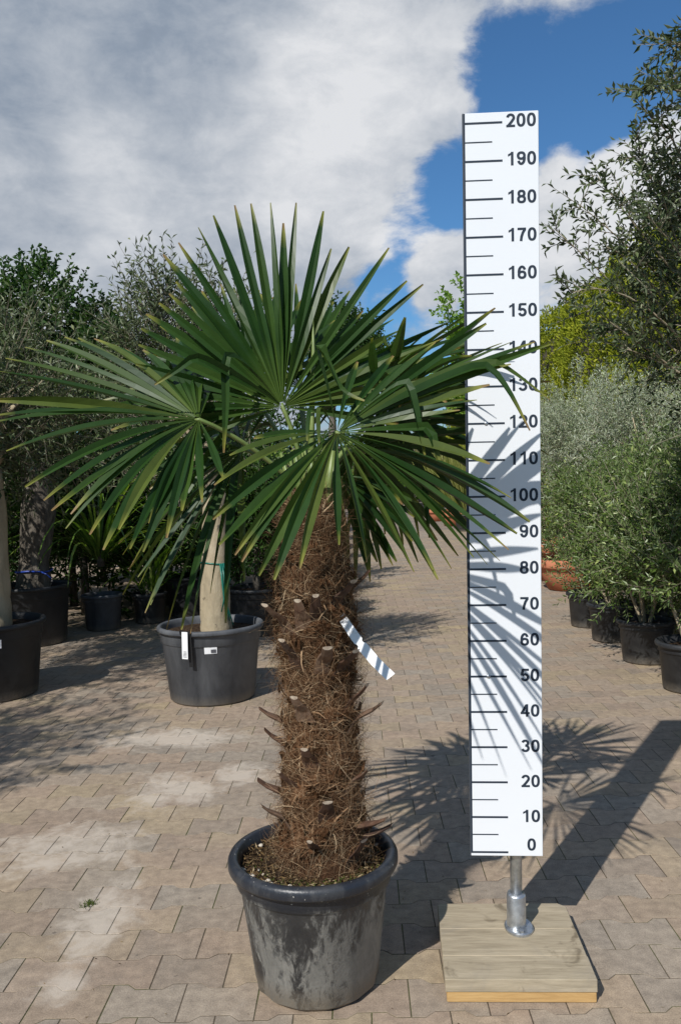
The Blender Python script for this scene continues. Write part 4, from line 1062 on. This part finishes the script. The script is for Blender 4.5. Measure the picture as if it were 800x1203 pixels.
# tall olive leaning in from the right, its pot next in the row
pot('plant_pot', 'black pot of the tall loose olive at the end of the shrub row', (2.0, 3.98), .26, .21, .36, 'pot_black', n=36)
sA, sD, sL = [], [], []; bx, by = 2.0, 3.98; r = np.random.default_rng(9)
arch = [((800, 420), (720, 330), (650, 268), 4.0), ((800, 400), (730, 320), (668, 345), 3.9), ((800, 330), (740, 260), (700, 205), 3.9), ((800, 300), (770, 220), (745, 165), 4.0), ((815, 240), (795, 150), (765, 140), 3.8), ((830, 120), (800, 100), (745, 104), 3.6), ((830, 60), (812, 50), (785, 52), 3.7),
        ((800, 440), (740, 395), (690, 360), 3.9), ((800, 380), (745, 300), (712, 290), 4.1), ((800, 360), (770, 290), (730, 225), 4.2), ((830, 260), (800, 200), (772, 190), 4.0), ((800, 430), (760, 380), (705, 395), 4.1), ((830, 350), (790, 280), (755, 250), 3.8), ((800, 300), (782, 250), (775, 215), 3.9),
        ((840, 200), (812, 130), (790, 85), 4.0), ((800, 350), (735, 285), (680, 240), 4.15), ((800, 410), (775, 350), (740, 320), 4.0), ((820, 330), (800, 270), (790, 230), 4.1), ((800, 440), (770, 420), (735, 410), 4.0)]
bm_ = MB()
for (a0, a1, a2, Y) in arch:
    p0, p1, p2_ = (at(*q_, Y + dy) - np.array([bx, by, 0]) for q_, dy in ((a0, .15), (a1, .0), (a2, -.1)))
    pts = [p0 * (1 - t_) ** 2 + 2 * p1 * t_ * (1 - t_) + p2_ * t_ * t_ for t_ in np.linspace(0, 1, 9)]
    root_ = np.array([.06, 0, max(1.2, min(2.6, p0[2] - .25))])
    bm_.tube([root_, (root_ + p0) / 2 + (0, 0, .05)] + pts, list(np.linspace(.0065, .0016, 11)), 5)
    for k in range(2, 9):
        for s_ in range(3):
            d_ = nrm(pts[min(k, 8)] - pts[k - 1]); sA.append(pts[k - 1] + (pts[min(k, 8)] - pts[k - 1]) * r.uniform(0, 1)); sD.append(nrm(d_ * .8 + r.normal(size=3) * .65 + (0, 0, .12))); sL.append(r.uniform(.08, .20))
ol = plant('olive_tree', 'tall loose olive with bare twigs reaching its thin leafy twigs over the silvery olives', 'olive tree', (bx, by, 0), [[(0, 0, .3, .05), (.03, 0, .8, .042), (.04, .02, 1.5, .034), (.08, 0, 2.2, .022), (.1, 0, 2.7, .010)]],
      ((.20, .08, 2.2), (.58, .62, 1.0)), 'olive_leaf', n=1300, per=12, tl=.24, ll=.043, lw=.0135, lobes=9, up=.5, shell=.2, seed=170, limbs=8, sprigs=(sA, sD, sL), lob=.5)
bm_.build('branches', M['olive_bark'], ol, smooth=True)

# terracotta pots
def terra(label, x_, y_, z_, s_):
    root = thing('plant_pot', label, 'plant pot', (x_, y_, z_)); a = MB()
    a.lathe([(.20 * s_, 0), (.24 * s_, .01), (.33 * s_, .20 * s_), (.345 * s_, .26 * s_), (.385 * s_, .27 * s_), (.392 * s_, .29 * s_), (.392 * s_, .35 * s_), (.38 * s_, .365 * s_), (.345 * s_, .365 * s_), (.32 * s_, .28 * s_), (.2 * s_, .05 * s_)], 40)
    a.build('body', M['terracotta'], root, smooth=True); e = MB(); e.lathe([(.001, .30 * s_), (.2 * s_, .295 * s_), (.335 * s_, .29 * s_)], 24); e.build('soil', M['soil'], root)
    return root
terra('wide terracotta pot at the end of the dense green shrub row', 2.62, 9.75, 0, 1.0)
terra('terracotta pot standing behind the wide terracotta one', 2.75, 10.75, 0, 1.35)
plant('leafy_shrub', 'low green shrub growing in the terracotta pot', 'shrub', (2.62, 9.75, 0), [[(0, 0, .26, .02), (0, 0, .5, .015)]], ((0, 0, .85), (.5, .5, .5)), 'shrub_leaf', n=500, per=12, tl=.2, ll=.05, lw=.016, lobes=8, seed=181)

# tall hedge
def hedge(label, x0, x1, y0, y1, h, seed, dens, m_='hedge_leaf', ll=.12, name='conifer_hedge', core_m='earth'):
    r = np.random.default_rng(seed); root = thing(name, label, 'hedge', ((x0 + x1) / 2, (y0 + y1) / 2, 0)); cx, cy_ = (x0 + x1) / 2, (y0 + y1) / 2
    V, Nn = [], []
    def face(n, f):
        a_ = r.uniform(0, 1, (n, 2)); p_, nn_ = f(a_[:, 0], a_[:, 1]); V.append(p_); Nn.append(np.broadcast_to(nn_, p_.shape))
    lx, ly = x1 - x0, y1 - y0
    for (n, f) in ((int(ly * h * dens), lambda a_, b_: (np.stack([x0 + 0 * a_, y0 + a_ * ly, b_ * h], 1), (-1, 0, 0))), (int(ly * h * dens * .5), lambda a_, b_: (np.stack([x1 + 0 * a_, y0 + a_ * ly, b_ * h], 1), (1, 0, 0))),
                   (int(lx * h * dens), lambda a_, b_: (np.stack([x0 + a_ * lx, y0 + 0 * a_, b_ * h], 1), (0, -1, 0))), (int(lx * h * dens), lambda a_, b_: (np.stack([x0 + a_ * lx, y1 + 0 * a_, b_ * h], 1), (0, 1, 0))),
                   (int(lx * ly * dens), lambda a_, b_: (np.stack([x0 + a_ * lx, y0 + b_ * ly, h + 0 * a_], 1), (0, 0, 1)))): face(n, f)
    P = np.vstack(V); N = np.vstack(Nn)
    lump = .16 * np.sin(P[:, 1] * 1.9 + 1.3 * np.sin(P[:, 2] * 1.2)) + .12 * np.sin(P[:, 2] * 2.6 + P[:, 1] * 1.1 + P[:, 0] * 2) + .08 * np.sin(P[:, 1] * 5.3 + P[:, 2] * 4.1)
    P = P + N * (lump * .8 + r.uniform(-.22, .06, len(P)))[:, None]
    D = nrm(N * .8 + np.array([0, 0, .7]) + r.normal(size=P.shape) * .45)
    link('foliage', leaves_mesh('foliage', P - np.array([cx, cy_, 0]), D, r.normal(size=P.shape) + N * .8, ll * r.uniform(.6, 1.4, len(P)), ll * .55 * r.uniform(.6, 1.3, len(P)), M[m_], .2), root)
    e = MB(); e.box(x0 + .35 - cx, x1 - .35 - cx, y0 + .35 - cy_, y1 - .35 - cy_, -.02, h - .35); e.build('light_block_core', M['rough_bark'], root)  # solid box added inside the leaves to block light, not the hedge's wood
    return root


hedge('tall clipped yellow-green conifer hedge behind the silvery olives', 5.0, 6.4, 6.5, 38, 5.0, 201, 640, ll=.085)
hedge('dark clipped hedge beyond the left olives and thicket', -8.4, -7.0, -2, 42, 2.6, 202, 80, 'dark_leaf', .15, 'evergreen_hedge')
hedge('dark hedge closing the far end of the path', -8, 9, 44, 45.4, 3.4, 203, 70, 'dark_leaf', .22, 'evergreen_hedge')

# end of the path: pots, bright shrubs, bamboo and a trolley
far = [(2.3, 36.2, .62, .55, 'wide dark grey pot standing on a low trolley at the far end'), (-.1 + .8, 37.0, .35, .45, 'small dark pot on the ground at the far end left of the trolley')]
for (x_, y_, rr, h_, lb_) in far: pot('plant_pot', lb_, (x_, y_), rr, rr * .8, h_ + (.35 if rr > .5 else 0), 'pot_grey', n=24)
tr_ = thing('trolley', 'low flat trolley against the wide dark pot at the far end of the path', 'trolley', (2.2, 34.9, 0))
e = MB(); e.box(-.6, .9, -.3, .3, .16, .24, .01); e.build('deck', M['wood_weathered'], tr_)
for (x_, y_) in ((-.45, -.22), (.75, -.22), (-.45, .22), (.75, .22)):
    e = MB(); e.tube([(x_, y_ - .03, .082), (x_, y_ + .03, .082)], .085, 14); e.build('wheel', M['black_plastic'], tr_, smooth=True)
bs = [(.2, 38.0, 1.2, 1.1, 'bright_leaf'), (1.6, 39.0, 1.3, 1.5, 'straw_leaf'), (3.2, 38.4, 1.2, 1.3, 'bright_leaf'), (-1.2, 37.0, 1.1, 1.6, 'bright_leaf'), (4.4, 36.5, 1.1, 1.6, 'straw_leaf'), (2.4, 40.5, 1.4, 2.4, 'dark_leaf'), (.4, 41, 1.5, 2.6, 'dark_leaf')]
nm = ['bright green shrub behind the small dark pot', 'straw yellow shrub behind the trolley', 'bright green shrub right behind the wide dark pot', 'bright green shrub left of the small dark pot', 'straw yellow shrub past the last bamboo clump', 'tall dark shrub behind the wide dark pot', 'tall dark shrub behind the small dark pot']
for k, (x_, y_, w_, h_, m_) in enumerate(bs):
    plant('leafy_shrub', nm[k] + ' at the far end of the path', 'shrub', (x_, y_, 0), [[(0, 0, -.01, .05), (0, 0, .5, .04)]], ((0, 0, h_ * .6), (w_, .8, h_ * .75)), m_, 'rough_bark', group='shrubs closing the far end of the path', n=260, per=11, tl=.4, ll=.16, lw=.06, lobes=7, seed=210 + k)
for k, (x_, y_, h_) in enumerate(((2.95, 25.2, 2.2), (3.05, 22.6, 2.0), (3.0, 27.6, 2.4), (3.1, 30.2, 2.4), (3.05, 20.4, 1.9))):
    strap_plant(('third', 'second', 'fourth', 'fifth', 'first')[k] + ' yellow-green bamboo clump on the right path edge after the terracotta pots', (x_, y_, 0), 170, h_, .016, 230 + k, 'straw_leaf', .45, 'bamboo_clump', 'bamboo', 'bamboo clumps along the right edge of the path', z0=.35, fall=.55)
    if k in (0, 1): terra('terracotta pot under the ' + ('third' if k == 0 else 'second') + ' bamboo clump on the right path edge', x_ - .05, y_, 0, .95)
    else: pot('plant_pot', 'dark pot under the ' + ('', '', 'fourth', 'fifth', 'first')[k] + ' bamboo clump on the right path edge', (x_, y_), .32, .26, .4, 'pot_black', n=24, group='bamboo pots along the path')
# grass tuft between the stones
n = 170; r = np.random.default_rng(8); P = r.normal(size=(n, 3)) * (.013, .011, 0) + (0, 0, -.006)
me = leaves_mesh('grass_tuft', P, r.normal(size=(n, 3)) * (.8, .8, .2) + (0, 0, .7), r.normal(size=(n, 3)), r.uniform(.008, .022, n), r.uniform(.0015, .003, n), M['moss_leaf'])
o = link('grass_tuft', me, loc=(-.862, 2.713, .002)); tag(o, 'tiny green weed tuft in a sandy joint left of the big pot', 'weed')
# bits of leaf, grit and bark lying on the paving
r = np.random.default_rng(55); n = 900
P = np.stack([r.uniform(-2.6, 2.0, n), 1.9 + 7.5 * r.uniform(0, 1, n) ** 1.6, np.full(n, .0006)], 1)
me = leaves_mesh('debris', P, r.normal(size=(n, 3)) * (1, 1, .06) + (0, 0, .05), np.array([0, 0, 1.]) + r.normal(size=(n, 3)) * .3, r.uniform(.003, .013, n), r.uniform(.002, .005, n), M['litter'], .3, -.1)
o = link('debris', me, pavement); o['kind'] = 'stuff'
